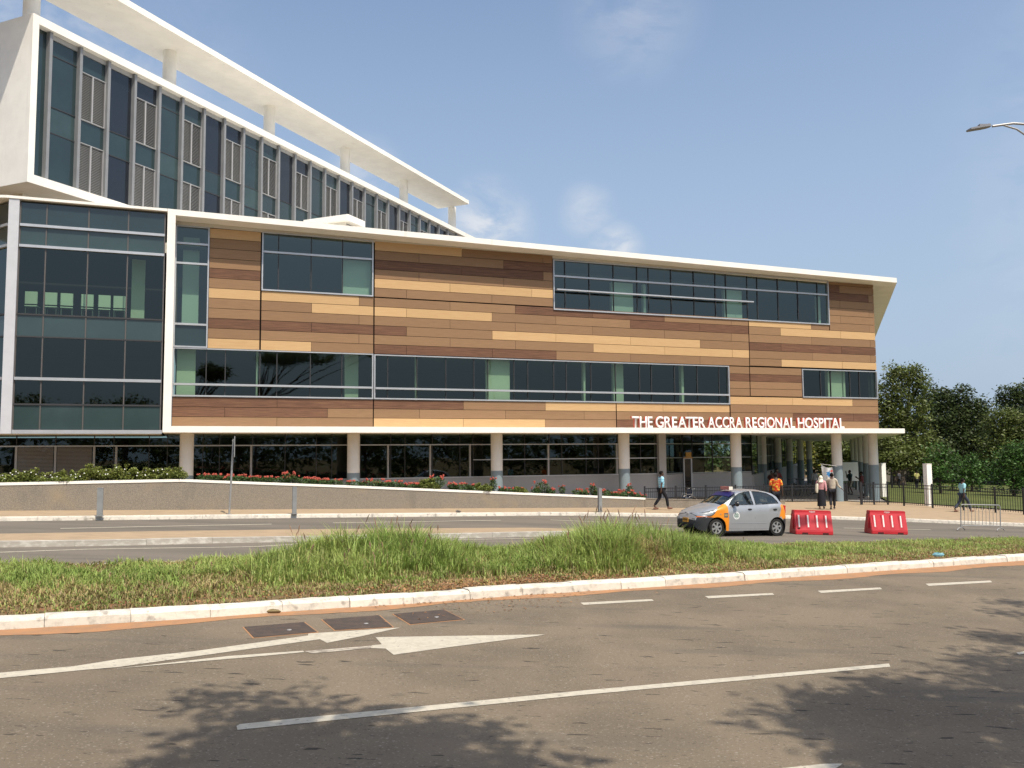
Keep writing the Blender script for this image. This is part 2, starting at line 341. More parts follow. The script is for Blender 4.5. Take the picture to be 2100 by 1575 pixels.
# near kerb, stone by stone
def kerb(name, line, w, h, step, m, back=True, jit=.012, top_in=.05, x0=-30, x1=38):
    k = thing(name, '', '', kind='structure'); pts = [Vector(q) for q in line]
    Ln = clipx(line, x0, x1, 400); P = [Vector(q) for q in Ln]; L = [0]
    for i in range(len(P)-1): L.append(L[-1]+(P[i+1]-P[i]).length)
    cnt = int(L[-1]/step); rs = resample(Ln, cnt)
    for i in range(cnt):
        a, c = Vector(rs[i]), Vector(rs[i+1]); t = (c-a).normalized(); nn = Vector((-t.y, t.x))*(1 if back else -1)
        g = .003; a = a+t*g; c = c-t*g; j = random.uniform(-jit, jit); a = a+nn*j; c = c+nn*(j+random.uniform(-jit, jit)*.4)
        dh = random.uniform(-jit, jit); e = MB(); rows = []
        for s in range(5):
            p = a.lerp(c, s/4); q = [(0, 0), (.012, h*.72), (top_in*.7, h*.95), (top_in+.02, h), (w, h), (w, 0)]
            rows.append([(p.x+nn.x*(o+random.uniform(-1, 1)*jit*.25), p.y+nn.y*o, gz(p.x)+(z if z == 0 else z+dh+random.uniform(-1, 1)*jit*.3)) for o, z in q])
        kk = len(e.v)
        for r in rows: e.v += r
        for s in range(4):
            for u in range(5): e.f.append((s*6+u, s*6+u+1, (s+1)*6+u+1, (s+1)*6+u)); e.m.append(0)
        e.f.append((0, 1, 2, 3, 4, 5)); e.f.append((24, 25, 26, 27, 28, 29)); e.m += [0, 0]
        e.build('kerb_stone', m, k)
    return k
kerb('median_kerb', K1, .26, .155, 1.05, KERB, x0=-26, x1=30, jit=.014, top_in=.06)
kerb('divider_kerb', DK, .18, .14, 1.55, KERB2, x0=-26, x1=DK[-2][0], jit=.004, top_in=.02)
kerb('pavement_kerb', FK, .22, .13, 1.6, KERB, x0=-30, x1=34, jit=.004, top_in=.03)
b = MB(); a = clipx(DK, -26, DK[-2][0], 60); c = clipx(DB, -26, DK[-2][0], 60)
for i in range(60):
    q = [(a[i][0], a[i][1]+.17), (a[i+1][0], a[i+1][1]+.17), (c[i+1][0], max(c[i+1][1], a[i+1][1]+.3)), (c[i][0], c[i][1])]
    b.quad(*[(x, y, gz(x)+.13) for x, y in q]); b.quad((q[3][0], q[3][1], gz(q[3][0])), (q[2][0], q[2][1], gz(q[2][0])), (q[2][0], q[2][1], gz(q[2][0])+.13), (q[3][0], q[3][1], gz(q[3][0])+.13))
b.build('divider', PAVE, kind='structure')
# pavement and forecourt in front of the hospital
fk = clipx([(x, y+.24) for x, y in FK], -34, 44, 60)
CONC = mat('concourse_floor', (.27, .245, .215), .9, .2, var=.12, vscale=1)
sheet('pavement', fk, [(x, (60 if x < 14 else 52.3)) for x, _ in fk], .12, PAVE)
b = MB(); q = [G(1610, 1033), G(1736, 1032.3), G(1766, 1034.3), G(1821, 1034.3), (22.9, 54), (44, 118), (8, 118), (8, 50.)]
b.quad(*[(x, y, gz(x)+.16) for x, y in q]); b.build('concourse', CONC, kind='structure')
b = MB(); lw = [G(1821, 1034.5), G(2100, 1054.), (44, 41), (120, 41), (120, 150), (44, 150), (24, 56)]
LP = [(22.7, 52.9), (27.2, 46.6), (44, 30), (75, 30), (75, 150), (52, 150), (24.5, 58)]
b.quad(*[(x, y, gz(x)+.17) for x, y in LP]); b.build('lawn', LAWN, kind='structure')
# painted markings
def marking(pts, m=MARK, off=.005, par=road, worldpts=False):
    b = MB(); w = [G(*p) for p in pts]; b.quad(*[(x, y, gz(x)+off) for x, y in w]); return b.build('road_marking', m, par)
marking([(485, 1490), (492, 1486), (600, 1475), (1200, 1416.5), (1823, 1361.5), (1826, 1368), (1200, 1425.5), (487, 1498)])
marking([(-200, 1394), (0, 1380.5), (152, 1367), (240, 1353), (400, 1336), (632, 1304), (632, 1300), (821, 1287.6), (739, 1306), (670.5, 1319), (656, 1311.6), (450, 1340), (240, 1369), (180, 1374), (0, 1391.5), (-200, 1407)])
marking([(770, 1307.4), (1118, 1301.7), (1100, 1305), (920, 1328), (807.6, 1343.6), (790.5, 1330.7), (760, 1330), (762, 1324.5), (783, 1322)])
marking([(240, 1372), (470, 1346), (622, 1335.2), (624, 1338), (560, 1344), (470, 1352), (240, 1371.5)], MARK)
marking([(624, 1336), (760, 1325), (762, 1329.5), (640, 1341)], MARK2)
for a, c, y0, y1 in ((1190, 1340, 1238, 1231.5), (1446, 1587, 1224.5, 1219), (1677, 1808, 1213.5, 1207.5), (1898, 2034, 1199, 1193.3), (2110, 2240, 1187, 1182)):
    marking([(a, y0-1.5), (c-3, y1-2.3), (c+1, y1+1.2), (a+7, y0+3)])
marking([(1600, 1577), (1690, 1567.5), (1728, 1567), (1722, 1572), (1690, 1590), (1600, 1592)]); marking([(2084, 1339), (2140, 1331), (2146, 1336), (2090, 1343)])
fr = thing('far_road_marking', '', '', kind='structure')
def thin(pts, w, m=MARK, n=10):
    P = [Vector(G(*p)) for p in pts]; b = MB()
    for i in range(len(P)-1):
        t = (P[i+1]-P[i]).normalized(); nn = Vector((-t.y, t.x))*w/2
        b.quad(*[(q.x, q.y, gz(q.x)+.005) for q in (P[i]-nn, P[i+1]-nn, P[i+1]+nn, P[i]+nn)])
    b.build('painted_line', m, fr)
thin([(-60, 1136.5), (0, 1133), (180, 1126.5), (520, 1119+2.5), (613, 1116)], .10); thin([(0, 1161.8), (65, 1161), (517, 1146.7), (700, 1141)], .12)
thin([(124, 1084), (330, 1079.5), (557, 1075)], .13); thin([(683, 1072.5), (1027, 1067)], .13); thin([(1129, 1066.2), (1217, 1070), (1440, 1079)], .13)
thin([(1730, 1083), (1909, 1086.5)], .13); thin([(-80, 1102), (0, 1100.5), (90, 1097)], .14); thin([(900, 1107.6), (1100, 1104), (1380, 1099.5)], .09)
# inspection covers set in the road
for i, (q, lb) in enumerate((([(501, 1287), (623, 1277), (649.5, 1297), (521, 1308.5)], 'rusty iron road cover nearest the left, cut into by the white arrow stem'),
             ([(662, 1271.6), (777, 1263), (804.5, 1286.5), (687.6, 1293)], 'rusty iron road cover in the middle of the row of three'),
             ([(807.6, 1260), (910, 1251.5), (949.7, 1271), (842, 1281)], 'rusty iron road cover furthest right, beside the big arrowhead'))):
    t = thing('inspection_cover', lb, 'road cover', group='iron covers in the road'); w = [Vector(G(*p)) for p in q]; c = sum(w, Vector((0, 0)))/4
    for nm, s, o, m in (('frame', 1.06, .004, SAND), ('plate', 1., .011, IRON)):
        b = MB(); p = [c+(v-c)*s for v in w]; b.prism([tuple(v) for v in p], lambda x, y: gz(x)+.001, lambda x, y, o=o: gz(x)+o)
        pl = b.build(nm, m, t)
    b = MB(); p = c.lerp(w[2], .25); b.lathe([(.0, .014), (.03, .016), (.035, .011)], (p.x, p.y, gz(p.x)), 10); b.build('lifting_lug', GALV, t)
# ------------------------------------------------------------------ hospital, front block: local x along the front, y into the building
A0 = (-15.11, 37.52); FD = (.93578, .35258); FN = (-.35258, .93578); FR = math.atan2(FD[1], FD[0])
def FL(u, w): return (A0[0]+FD[0]*u+FN[0]*w, A0[1]+FD[1]*u+FN[1]*w)
H = thing('hospital_building', 'long hospital block clad in brown wood-effect planks, raised on round columns', 'building', (A0[0], A0[1], 0), FR)
EU, EW = .36*FD[0]+.933*FD[1], -.36*FD[1]*1+.933*FD[0]        # direction of the skewed right end, in local u,w
ex = (.34, .94); EU = ex[0]*FD[0]+ex[1]*FD[1]; EW = ex[0]*FN[0]+ex[1]*FN[1]
def rz0(u): return 13.05-.0115*u
def rz1(u): return 13.31-.0108*u
D = 46.
# roof slab and bottom slab, frame
b = MB(); poly = [(0, 0), (20, 0), (41.15, 0), (41.15+EU*D, EW*D), (0, EW*D)]
b.prism(poly, lambda x, y: rz0(x), lambda x, y: rz1(x)); b.build('roof', WHITE, H)
b = MB(); poly = [(0, 0), (41.27, 0), (41.27+EU*D, EW*D), (0, EW*D)]
b.prism(poly, 3.46, 3.735); b.build('canopy_slab', WHITE, H)
b = MB(); b.box((0, 0, 3.735), (.33, 1.15, 13.05)); b.build('frame_upright', WHITE, H)
b = MB(); b.prism([(.33, 1.02), (40.3, 1.02), (40.3, 1.2), (.33, 1.2)], lambda x, y: rz0(x)-.16, lambda x, y: rz0(x)-.001); b.build('soffit_trim', CREAM, H)
# side walls, back wall and floors of the block (set behind the glass)
b = MB(); b.box((.35, EW*D-.4, 3.74), (40, EW*D, 12.5)); b.build('back_wall', CREAM, H)
b = MB(); b.prism([(40.22+EU*.6, 1.6), (40.22+EU*(D-2), 1.05+EW*(D-2)), (40.0+EU*(D-2), 1.05+EW*(D-2)), (40.0+EU*.6, 1.6)], 3.736, lambda x, y: rz0(min(x, 41))-.002); b.build('end_wall', W_M, H)
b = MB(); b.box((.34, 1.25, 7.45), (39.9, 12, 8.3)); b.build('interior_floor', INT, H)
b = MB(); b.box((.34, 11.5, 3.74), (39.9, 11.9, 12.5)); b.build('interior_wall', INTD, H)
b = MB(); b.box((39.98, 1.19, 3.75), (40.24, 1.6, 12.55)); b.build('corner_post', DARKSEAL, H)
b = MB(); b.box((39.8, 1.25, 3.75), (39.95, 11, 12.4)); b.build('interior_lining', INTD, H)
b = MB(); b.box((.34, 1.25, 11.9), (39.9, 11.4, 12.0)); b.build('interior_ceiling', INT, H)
# windows of the plank wall: (u0, z0, u1, z1, mullions, transoms)
WINS = [dict(r=(.33, 7.30, 1.78, 12.86), mu=[], tr=[8.36, 11.14, 12.05], sp=[(.33, 7.36, 1.78, 8.36)]),
        dict(r=(4.10, 10.08, 9.34, 12.86), mu=[4.86, 6.37, 7.86], tr=[11.93], sp=[]),
        dict(r=(18.88, 9.93, 36.82, 12.62), mu=[19.58, 21.0, 22.45, 23.89, 24.6, 26.03, 27.49, 28.91, 29.62, 31.06, 31.75, 33.2, 34.62, 36.04], tr=[11.75], sp=[]),
        dict(r=(.33, 5.09, 9.36, 7.29), mu=[1.75, 2.57, 4.09, 4.85, 6.38, 7.86], tr=[5.64], sp=[]),
        dict(r=(9.40, 5.09, 29.64, 7.27), mu=[10.08, 11.54, 13.02, 14.49, 15.24, 16.65, 17.41, 18.87, 19.59, 21.02, 22.48, 23.94, 24.67, 26.12, 27.57, 29.0], tr=[5.62], sp=[]),
        dict(r=(34.68, 5.56, 40.26, 7.24), mu=[36.06, 36.8, 38.23, 38.94], tr=[], sp=[])]
for wi, W in enumerate(WINS):
    u0, z0, u1, z1 = W['r']; w = thing_o = bpy.data.objects.new('window', None); SC.collection.objects.link(w); w.parent = H
    b = MB(); t = .075
    b.box((u0, .94, z0), (u1, 1.18, z0+t*.9)); b.box((u0, .96, z1-t*.7), (u1, 1.18, z1)); b.box((u0, .95, z0+t*.9), (u0+t*.8, 1.18, z1-t*.7)); b.box((u1-t*.8, .95, z0+t*.9), (u1, 1.18, z1-t*.7))
    b.build('window_frame', ALU, w)
    for z in W['tr']:
        b = MB(); e = .86 if z < 6 else .985; b.box((u0+t*.8, e, z-.045), (u1-t*.8, 1.1, z+.045)); b.build('transom', ALU, w)
    us = [u0+t*.8]+W['mu']+[u1-t*.8]; zs = [z0+t*.9]+W['tr']+[z1-t*.7]
    for u in W['mu']:
        b = MB(); b.box((u-.02, 1.03, z0+t*.9), (u+.02, 1.12, z1-t*.7)); b.build('mullion', DARKSEAL if wi < 3 else ALU if wi == 9 else DARKSEAL, w)
    for i in range(len(us)-1):
        for j in range(len(zs)-1):
            b = MB(); a, c = us[i]+.004, us[i+1]-.004; tl = random.uniform(-.006, .006)*1.; tz = random.uniform(-.004, .004)
            spn = wi == 0 and j == 0
            b.quad((a, 1.07, zs[j]), (c, 1.07+tl, zs[j]), (c, 1.07+tl+tz, zs[j+1]), (a, 1.07+tz, zs[j+1]))
            b.build('pane', SPAN if spn else (PANE2 if z0 > 9 or wi == 0 else PANE), w)
for u0, u1, z0, z1, wd_ in ((.50, 1.30, 3.75, 7.4, 1.5), (.66, 1.37, 8.35, 12.5, 1.7), (3.96, 4.04, 5, 7.4, 1.4), (8.17, 8.83, 5, 7.4, 2.0), (7.9, 9.3, 8.3, 11.9, 1.35),
                            (15.3, 16.55, 5, 7.4, 1.4), (11.6, 11.68, 5, 7.4, 1.5), (20.8, 20.92, 5, 7.4, 1.5), (22.7, 23.3, 5, 7.4, 1.7), (26.9, 27.05, 5, 7.4, 1.6),
                            (22.5, 23.8, 8.3, 11.7, 1.35), (24.45, 24.6, 8.3, 11.7, 1.35), (29.7, 30.9, 8.3, 11.7, 1.35), (36.3, 36.5, 8.3, 11.7, 1.35), (36.85, 37.9, 5, 7.4, 1.35), (38.0, 38.15, 5, 7.4, 1.35)):
    b = MB(); b.box((u0, wd_, z0), (u1, wd_+.25, z1)); b.build('interior_column', COLI, H)
b = MB(); b.box((18.95, .62, 10.93), (31.2, .80, 11.0)); b.build('light_shelf', ALU, H)
for u in (20.3, 23.9, 27.5, 30.5):
    b = MB(); b.box((u, .80, 10.95), (u+.04, 1.05, 10.98)); b.build('bracket', DARKSEAL, H)
# dark backing board behind the planks (around the windows)
b = MB()
def back(u0, z0, u1, z1): b.box((u0, 1.075, z0), (u1, 1.16, z1))
back(1.78, 7.31, 4.1, 12.9); back(4.1, 7.31, 9.4, 10.07); back(9.34, 9.9, 18.88, 12.84); back(9.4, 7.28, 31.1, 9.92); back(31.1, 5.57, 34.68, 9.92); back(34.68, 7.25, 40.25, 9.92)
back(36.83, 9.92, 40.25, 12.6); back(29.65, 3.74, 31.1, 7.27); back(31.1, 3.74, 40.25, 5.56); back(.34, 3.74, 29.64, 5.08)
b.build('backing_board', GAP, H)
PZ = 12.84; PP = .4617
def zr(k): return PZ-PP*k
def plank(u0, u1, zt, zb, c, du=.004):
    if u1-u0 < .05: return
    zt = min(zt, rz0(u1)-.02)
    b = MB(); o = random.uniform(0, .006); g = .0105
    b.box((u0+g*.7, 1.0-o, zb+g), (u1-g*.7, 1.03, zt-g)); b.build('plank', {'L': W_L, 'M': W_M, 'D': W_D}[c], H)
def row(zt, zb, segs):
    u = segs[0]
    for c, e in segs[1:]: plank(u, e, zt, zb, c); u = e
for k, c in enumerate('LMMMDMLMMDML'): row(zr(k), zr(k+1), [1.79, (c, 4.05)])
R = lambda k: (zr(k-1), zr(k))
row(*R(7), [4.11, ('L', 8.66), ('M', 9.36)]); row(*R(8), [4.11, ('M', 6.41), ('L', 9.36)]); row(*R(9), [4.11, ('M', 8.66), ('M', 9.36)])
row(*R(10), [4.11, ('D', 6.41), ('D', 9.36)]); row(*R(11), [4.11, ('M', 8.66), ('M', 9.36)]); row(*R(12), [4.11, ('L', 6.41), ('M', 9.36)])
row(*R(1), [9.41, ('L', 13.86), ('M', 18.31), ('M', 18.86)]); row(*R(2), [9.41, ('M', 11.63), ('M', 16.11), ('D', 18.86)]); row(*R(3), [9.41, ('D', 13.86), ('D', 18.32), ('M', 18.86)])
row(*R(4), [9.41, ('M', 11.63), ('M', 16.1), ('M', 18.86)]); row(*R(5), [9.41, ('L', 13.23), ('L', 17.66), ('L', 18.86)]); row(zr(5), zr(6)+.02, [9.41, ('M', 11.0), ('M', 15.46), ('M', 18.86)])
row(zr(6)-.02, zr(7), [9.41, ('M', 13.23), ('M', 16.73), ('D', 21.14), ('D', 25.54), ('M', 29.89), ('M', 31.04)])
row(*R(8), [9.41, ('L', 11.0), ('L', 15.46), ('M', 19.01), ('M', 23.4), ('D', 27.79), ('D', 31.04)])
row(*R(9), [9.41, ('M', 13.23), ('M', 16.73), ('M', 21.14), ('M', 25.52), ('M', 29.89), ('M', 31.04)])
row(*R(10), [9.41, ('D', 11.0), ('M', 15.47), ('L', 19.0), ('L', 23.4), ('L', 27.79), ('M', 31.04)])
row(*R(11), [9.41, ('M', 13.23), ('M', 16.73), ('M', 21.17), ('L', 25.52), ('L', 29.91), ('L', 31.04)])
row(*R(12), [9.41, ('D', 11.0), ('D', 15.47), ('D', 19.01), ('M', 23.39), ('M', 27.76), ('M', 31.04)])
UE = 40.26
row(*R(1), [36.85, ('M', 39.85), ('M', UE)]); row(*R(2), [36.85, ('D', 37.66), ('M', UE)]); row(*R(3), [36.85, ('D', 39.85), ('M', UE)]); row(*R(4), [36.85, ('M', 37.66), ('M', UE)])
row(*R(5), [36.85, ('M', 39.85), ('M', UE)]); row(*R(6), [36.85, ('M', 37.67), ('M', UE)])
row(zr(6)-.13, zr(7), [31.08, ('L', 35.47), ('M', 36.8)]); row(zr(6), zr(7), [36.84, ('M', 39.84), ('M', UE)])
row(*R(8), [31.08, ('M', 33.27), ('L', 37.64), ('L', UE)]); row(*R(9), [31.08, ('M', 35.47), ('M', 39.84), ('M', UE)]); row(*R(10), [31.08, ('D', 33.27), ('D', 37.64), ('D', UE)])
row(*R(11), [31.08, ('M', 35.5), ('M', 39.84), ('M', UE)]); row(zr(11), zr(12)+.03, [31.08, ('M', 33.27), ('L', 37.67), ('L', UE)])
for k, c in enumerate('MDMM'):
    zt = 7.265-.4185*k; row(zt, zt-.4185, [29.68, (c, 31.02)]); row(zt, zt-.4185, [31.06, (c, 34.66)])
q = [5.545-.4512*k for k in range(5)]
row(q[0], q[1], [29.68, ('L', 33.97), ('L', 38.33), ('M', UE)]); row(q[1], q[2], [29.68, ('M', 32.11), ('M', 36.4), ('M', UE)])
row(q[2], q[3], [29.68, ('M', 33.95), ('D', 38.36), ('D', UE)]); row(q[3], q[4], [29.68, ('M', 32.1), ('M', 36.4), ('M', UE)])
q = [5.075-.4458*k for k in range(4)]
row(q[0], q[1], [.35, ('D', 4.88), ('D', 9.36)]); row(q[1], q[2], [.35, ('D', 2.58), ('D', 7.2), ('M', 9.36)]); row(q[2], q[3], [.35, ('M', 4.88), ('M', 9.36)])
row(q[0], q[1], [9.4, ('D', 13.92), ('M', 18.37), ('L', 22.45)]); row(q[1], q[2], [9.4, ('M', 11.66), ('M', 16.15), ('M', 20.57), ('M', 22.45)]); row(q[2], q[3], [9.4, ('L', 13.91), ('L', 18.34), ('M', 22.45)])
row(q[0], q[1], [22.49, ('L', 25.33), ('L', 29.62)]); row(q[1], q[2], [22.49, ('M', 26.89), ('M', 29.62)]); row(q[2], q[3], [22.49, ('D', 26.9), ('D', 29.62)])
# ---- glazed corner bay on the left (same plane as the white frame)
gb = thing_g = bpy.data.objects.new('glazed_bay', None); SC.collection.objects.link(gb); gb.parent = H
zs = [3.56, 4.61, 5.67, 7.42, 8.35, 11.22, 12.10, 13.08]; us = [-5.70, -4.72, -3.12, -1.57, -.10]
kinds = ['S2', 'G', 'G', 'S2', 'G', 'S2', 'S1']
def bay(us, f, par, ek=lambda i, k: k):
    for i in range(len(us)-1):
        for j in range(len(zs)-1):
            b = MB(); a, c = f(us[i]+.02, .05), f(us[i+1]-.02, .05); b.quad((*a, zs[j]+.02), (*c, zs[j]+.02), (*c, zs[j+1]-.02), (*a, zs[j+1]-.02))
            b.build('pane', {'S1': SPAN, 'S2': SPAN2, 'G': PANE}[kinds[j]], par)
    for z, wd_, pr_ in ((3.56, 0, 0), (4.61, .035, .0), (5.67, .06, .07), (7.42, .03, 0), (8.35, .035, 0), (11.22, .055, .06), (12.10, .055, .06)):
        if wd_:
            b = MB(); a, c = f(us[0], -pr_), f(us[-1], -pr_); a2, c2 = f(us[0], .1), f(us[-1], .1)
            b.prism([a, c, c2, a2], z-wd_, z+wd_); b.build('transom', ALU if wd_ > .04 else DARKSEAL, par)
    for u in us:
        b = MB(); a, c = f(u-.025, .015), f(u+.025, .015); a2, c2 = f(u-.025, .11), f(u+.025, .11); b.prism([a, c, c2, a2], zs[0], zs[-1]); b.build('mullion', mat('brown_mullion', (.09, .08, .075), .5), par)
bay(us, lambda u, w: (u, w), gb)
b = MB(); b.box((-5.72, -.03, 3.40), (-.02, .12, 3.56)); b.build('sill', ALU, gb)
b = MB(); b.box((-6.12, -.10, 3.40), (-5.73, .25, 13.16)); b.build('corner_pilaster', mat('silver_panel', (.50, .51, .53), .5, var=.06), gb)
b = MB(); b.prism([(-6.2, -.14), (-.01, -.14), (-.01, 6), (-6.2, 6), (-16, 3.5), (-15.8, 2.6)], 13.16, 13.27); b.build('parapet_trim', WHITE, gb)
b = MB(); pf = [(-5.9, .35), (-.02, .35), (-.02, 8.9), (-12.0, 8.9)]
for z0, z1 in ((3.475, 3.55), (7.46, 8.3), (11.3, 11.4)): b.prism(pf, z0, z1)
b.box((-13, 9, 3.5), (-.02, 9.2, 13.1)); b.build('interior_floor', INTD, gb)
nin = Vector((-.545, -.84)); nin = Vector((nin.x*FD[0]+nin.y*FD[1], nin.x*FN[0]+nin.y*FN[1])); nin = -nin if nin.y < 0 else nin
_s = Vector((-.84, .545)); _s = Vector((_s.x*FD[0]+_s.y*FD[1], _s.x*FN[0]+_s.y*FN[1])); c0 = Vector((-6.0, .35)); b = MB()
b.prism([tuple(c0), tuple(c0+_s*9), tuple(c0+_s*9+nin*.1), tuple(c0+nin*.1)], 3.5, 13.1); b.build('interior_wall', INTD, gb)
b = MB(); b.box((-1.45, 1.2, 8.3), (-.9, 1.5, 11.2)); b.build('interior_column', COLI, gb)
sa = math.radians(-57+0); sd = Vector((-.84, .545)); sd = Vector((sd.x*FD[0]+sd.y*FD[1], sd.x*FN[0]+sd.y*FN[1]))    # left return face
sn = Vector((-sd.y, sd.x))
bay([0.05, 1.6, 3.2, 4.8, 6.4], lambda u, w: (-6.12+sd.x*u-sn.x*-0*w+(-sn.x)*w, .1+sd.y*u+(-sn.y)*w), gb)
b = MB(); p = [(-6.14, .2), (-6.14+sd.x*10, .2+sd.y*10), (-4, 6), (-.1, 6), (-.1, .3)]; b.prism(p, 3.40, 3.47); b.build('soffit', PANEL2, gb)
# ---- ground floor glazing, base wall, door
gf = bpy.data.objects.new('ground_floor_wall', None); SC.collection.objects.link(gf); gf.parent = H
GU = [-14, -12.4, -10.9, -9.3, -7.6, -6.01, -4.47, -2.91, -2.11, -.62, .16, 1.72, 2.46, 3.96, 5.48, 6.98, 7.73, 9.15, 10.69, 11.42, 12.87, 14.35, 15.07, 16.72, 17.98, 19.42, 20.15, 21.61, 22.35, 23.57, 25.0, 26.05]
FZ = -.9
b = MB(); b.box((-14, 3.0, FZ), (26.05, 3.15, 1.19)); b.build('base_wall', LGREY, gf)
b = MB(); b.box((-14, 2.95, 1.19), (26.05, 3.12, 1.25)); b.build('sill', ALU, gf)
for i in range(len(GU)-1):
    a, c = GU[i], GU[i+1]; zz = [1.25, 2.11, 2.92, 3.46] if a > 15 else [1.25, 2.90, 3.46]
    for j in range(len(zz)-1):
        b = MB(); b.quad((a+.01, 3.05, zz[j]), (c-.01, 3.05, zz[j]), (c-.01, 3.05, zz[j+1]), (a+.01, 3.05, zz[j+1])); b.build('pane', PANE, gf)
    b = MB(); b.box((c-.018, 3.0, 1.25), (c+.018, 3.1, 3.46)); b.build('mullion', DARKSEAL, gf)
b = MB(); b.box((-14, 2.96, 2.885), (26.05, 3.12, 2.94)); b.build('transom', ALU, gf)
b = MB(); b.box((15.07, 2.97, 2.09), (26.05, 3.12, 2.14)); b.build('transom', ALU, gf)
for u in (-6.01, -4.47, -2.91, -2.0, 3.9, 10.55, 12.75, 14.9, 19.35, 23.5):
    b = MB(); b.box((u-.045, 2.98, 1.25), (u+.045, 3.14, 2.89)); b.build('window_post', LGREY, gf)
for u0, u1 in ((-6.0, -4.5), (-4.45, -2.95)):     # roller shutters behind the first two bays
    b = MB()
    for k in range(27): z = 1.25+k*.06; b.box((u0+.05, 2.985, z), (u1-.05, 3.01, z+.045))
    b.build('shutter', mat('dull_shutter', (.17, .155, .135), .7), gf)
b = MB(); b.box((26.05, 2.75, FZ), (26.5, 3.3, 3.46)); b.build('pilaster', LGREY, gf)
# recessed entrance: short return, door, wall
def seg(p, q, z0, z1, m, nm, th=.08, par=gf):
    p, q = Vector(p), Vector(q); t = (q-p).normalized(); nn = Vector((-t.y, t.x))*th
    b = MB(); b.prism([tuple(p), tuple(q), tuple(q+nn), tuple(p+nn)], z0, z1); return b.build(nm, m, par)
def glaz(p, q, zz, n, par=gf, m=PANE):
    p, q = Vector(p), Vector(q)
    for j in range(len(zz)-1):
        for i in range(n):
            a, c = p.lerp(q, i/n), p.lerp(q, (i+1)/n); b = MB(); b.quad((*a, zz[j]), (*c, zz[j]), (*c, zz[j+1]), (*a, zz[j+1])); b.build('pane', m, par)
        seg(p, q, zz[j]-.025, zz[j]+.025, ALU, 'transom', .06, par)
    for i in range(n+1):
        a = p.lerp(q, i/n); b = MB(); b.box((a.x-.025, a.y-.03, zz[0]), (a.x+.025, a.y+.06, zz[-1])); b.build('mullion', DARKSEAL, par)
def FV(px, py, W):            # a point of the photograph on the vertical plane W behind the slab edge, in the building's own u, z
    p = V(px, py, FL(0, W), FL(10, W)); return ((p[0]-A0[0])*FD[0]+(p[1]-A0[1])*FD[1], p[2])
WR = 4.6
ud0, ud1, ue = FV(1400, 950, WR)[0], FV(1420, 950, WR)[0], FV(1508, 950, WR)[0]+1.2
seg((26.5, 3.0), (ud0, WR), FZ, 1.15, LGREY, 'base_wall'); glaz((26.5, 3.0), (ud0, WR), [1.2, 2.1, 2.92, 3.46], 1)
seg((ud1, WR), (ue, WR), FZ, 1.15, LGREY, 'base_wall'); glaz((ud1, WR), (ue, WR), [1.2, 2.1, 2.92, 3.46], 3)
b = MB(); b.box((ud0+.04, WR-.02, FZ), (ud0+.12, WR+.06, 2.1)); b.box((ud1-.12, WR-.02, FZ), (ud1-.04, WR+.06, 2.1)); b.box((ud0+.12, WR-.02, 2.02), (ud1-.12, WR+.06, 2.1)); b.box((ud0+.62, WR-.02, FZ), (ud0+.68, WR+.06, 2.02)); b.build('door_frame', ALU, gf)
b = MB(); b.box((ud0+.12, WR+.01, FZ), (ud1-.12, WR+.03, 2.02)); b.build('door', NAVY, gf)
b = MB(); b.box((ud0+.2, WR-.07, 2.14), (ud1-.1, WR-.01, 2.42)); b.build('notice_board', mat('ochre_board', (.42, .24, .05), .6), gf)
b = MB(); b.box((ud0+.05, WR-.09, 2.06), (ud1-.02, WR-.01, 2.12)); b.build('notice_shelf', MATS['ochre_board'], gf)
glaz((ud0, WR), (ud1, WR), [2.13, 2.92, 3.46], 1)
# side wall running back under the slab, with white counters
_w = (32.8-A0[0], 100-A0[1]); e0 = Vector((ue, WR)); e1 = Vector((_w[0]*FD[0]+_w[1]*FD[1], _w[0]*FN[0]+_w[1]*FN[1]))
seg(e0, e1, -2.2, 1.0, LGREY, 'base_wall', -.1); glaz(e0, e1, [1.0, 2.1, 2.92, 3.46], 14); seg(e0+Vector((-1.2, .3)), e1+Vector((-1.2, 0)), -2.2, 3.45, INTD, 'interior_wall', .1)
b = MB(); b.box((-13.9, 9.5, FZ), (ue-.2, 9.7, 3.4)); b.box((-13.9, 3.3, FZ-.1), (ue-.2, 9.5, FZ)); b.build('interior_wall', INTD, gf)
# ---- columns under the slab
def column(u, w, r, z0, z1=3.46, split=1.56, par=H):
    c = bpy.data.objects.new('column', None); SC.collection.objects.link(c); c.parent = par
    b = MB(); b.lathe([(r, split), (r, z1)], (u, w, 0), 28); b.build('shaft', COLW, c, smooth=True)
    b = MB(); b.lathe([(r+.006, z0), (r+.006, split)], (u, w, 0), 28); b.build('painted_base', GREY, c, smooth=True)
for px in (383, 725, 1018.5, 1279.5, 1509, 1715.5): column(FV(px, 920, 1.5)[0], 1.5, .30, -1.3)
def W2L(X, Y): return ((X-A0[0])*FD[0]+(Y-A0[1])*FD[1], (X-A0[0])*FN[0]+(Y-A0[1])*FN[1])
for px, Y, r in ((1563, 60, .28), (1594.5, 67.5, .28), (1618.5, 75, .28), (1641, 82.5, .29), (1659, 90, .29)):
    p = AT(px, 920, Y); column(*W2L(p[0], p[1]), r, -2.2)
for px, Y in ((1790, 53.8), (1777.5, 60.2), (1767, 66.8), (1758.5, 73.4), (1751, 80)):
    p = AT(px, 920, Y); column(*W2L(p[0], p[1]), .29, -2.2)
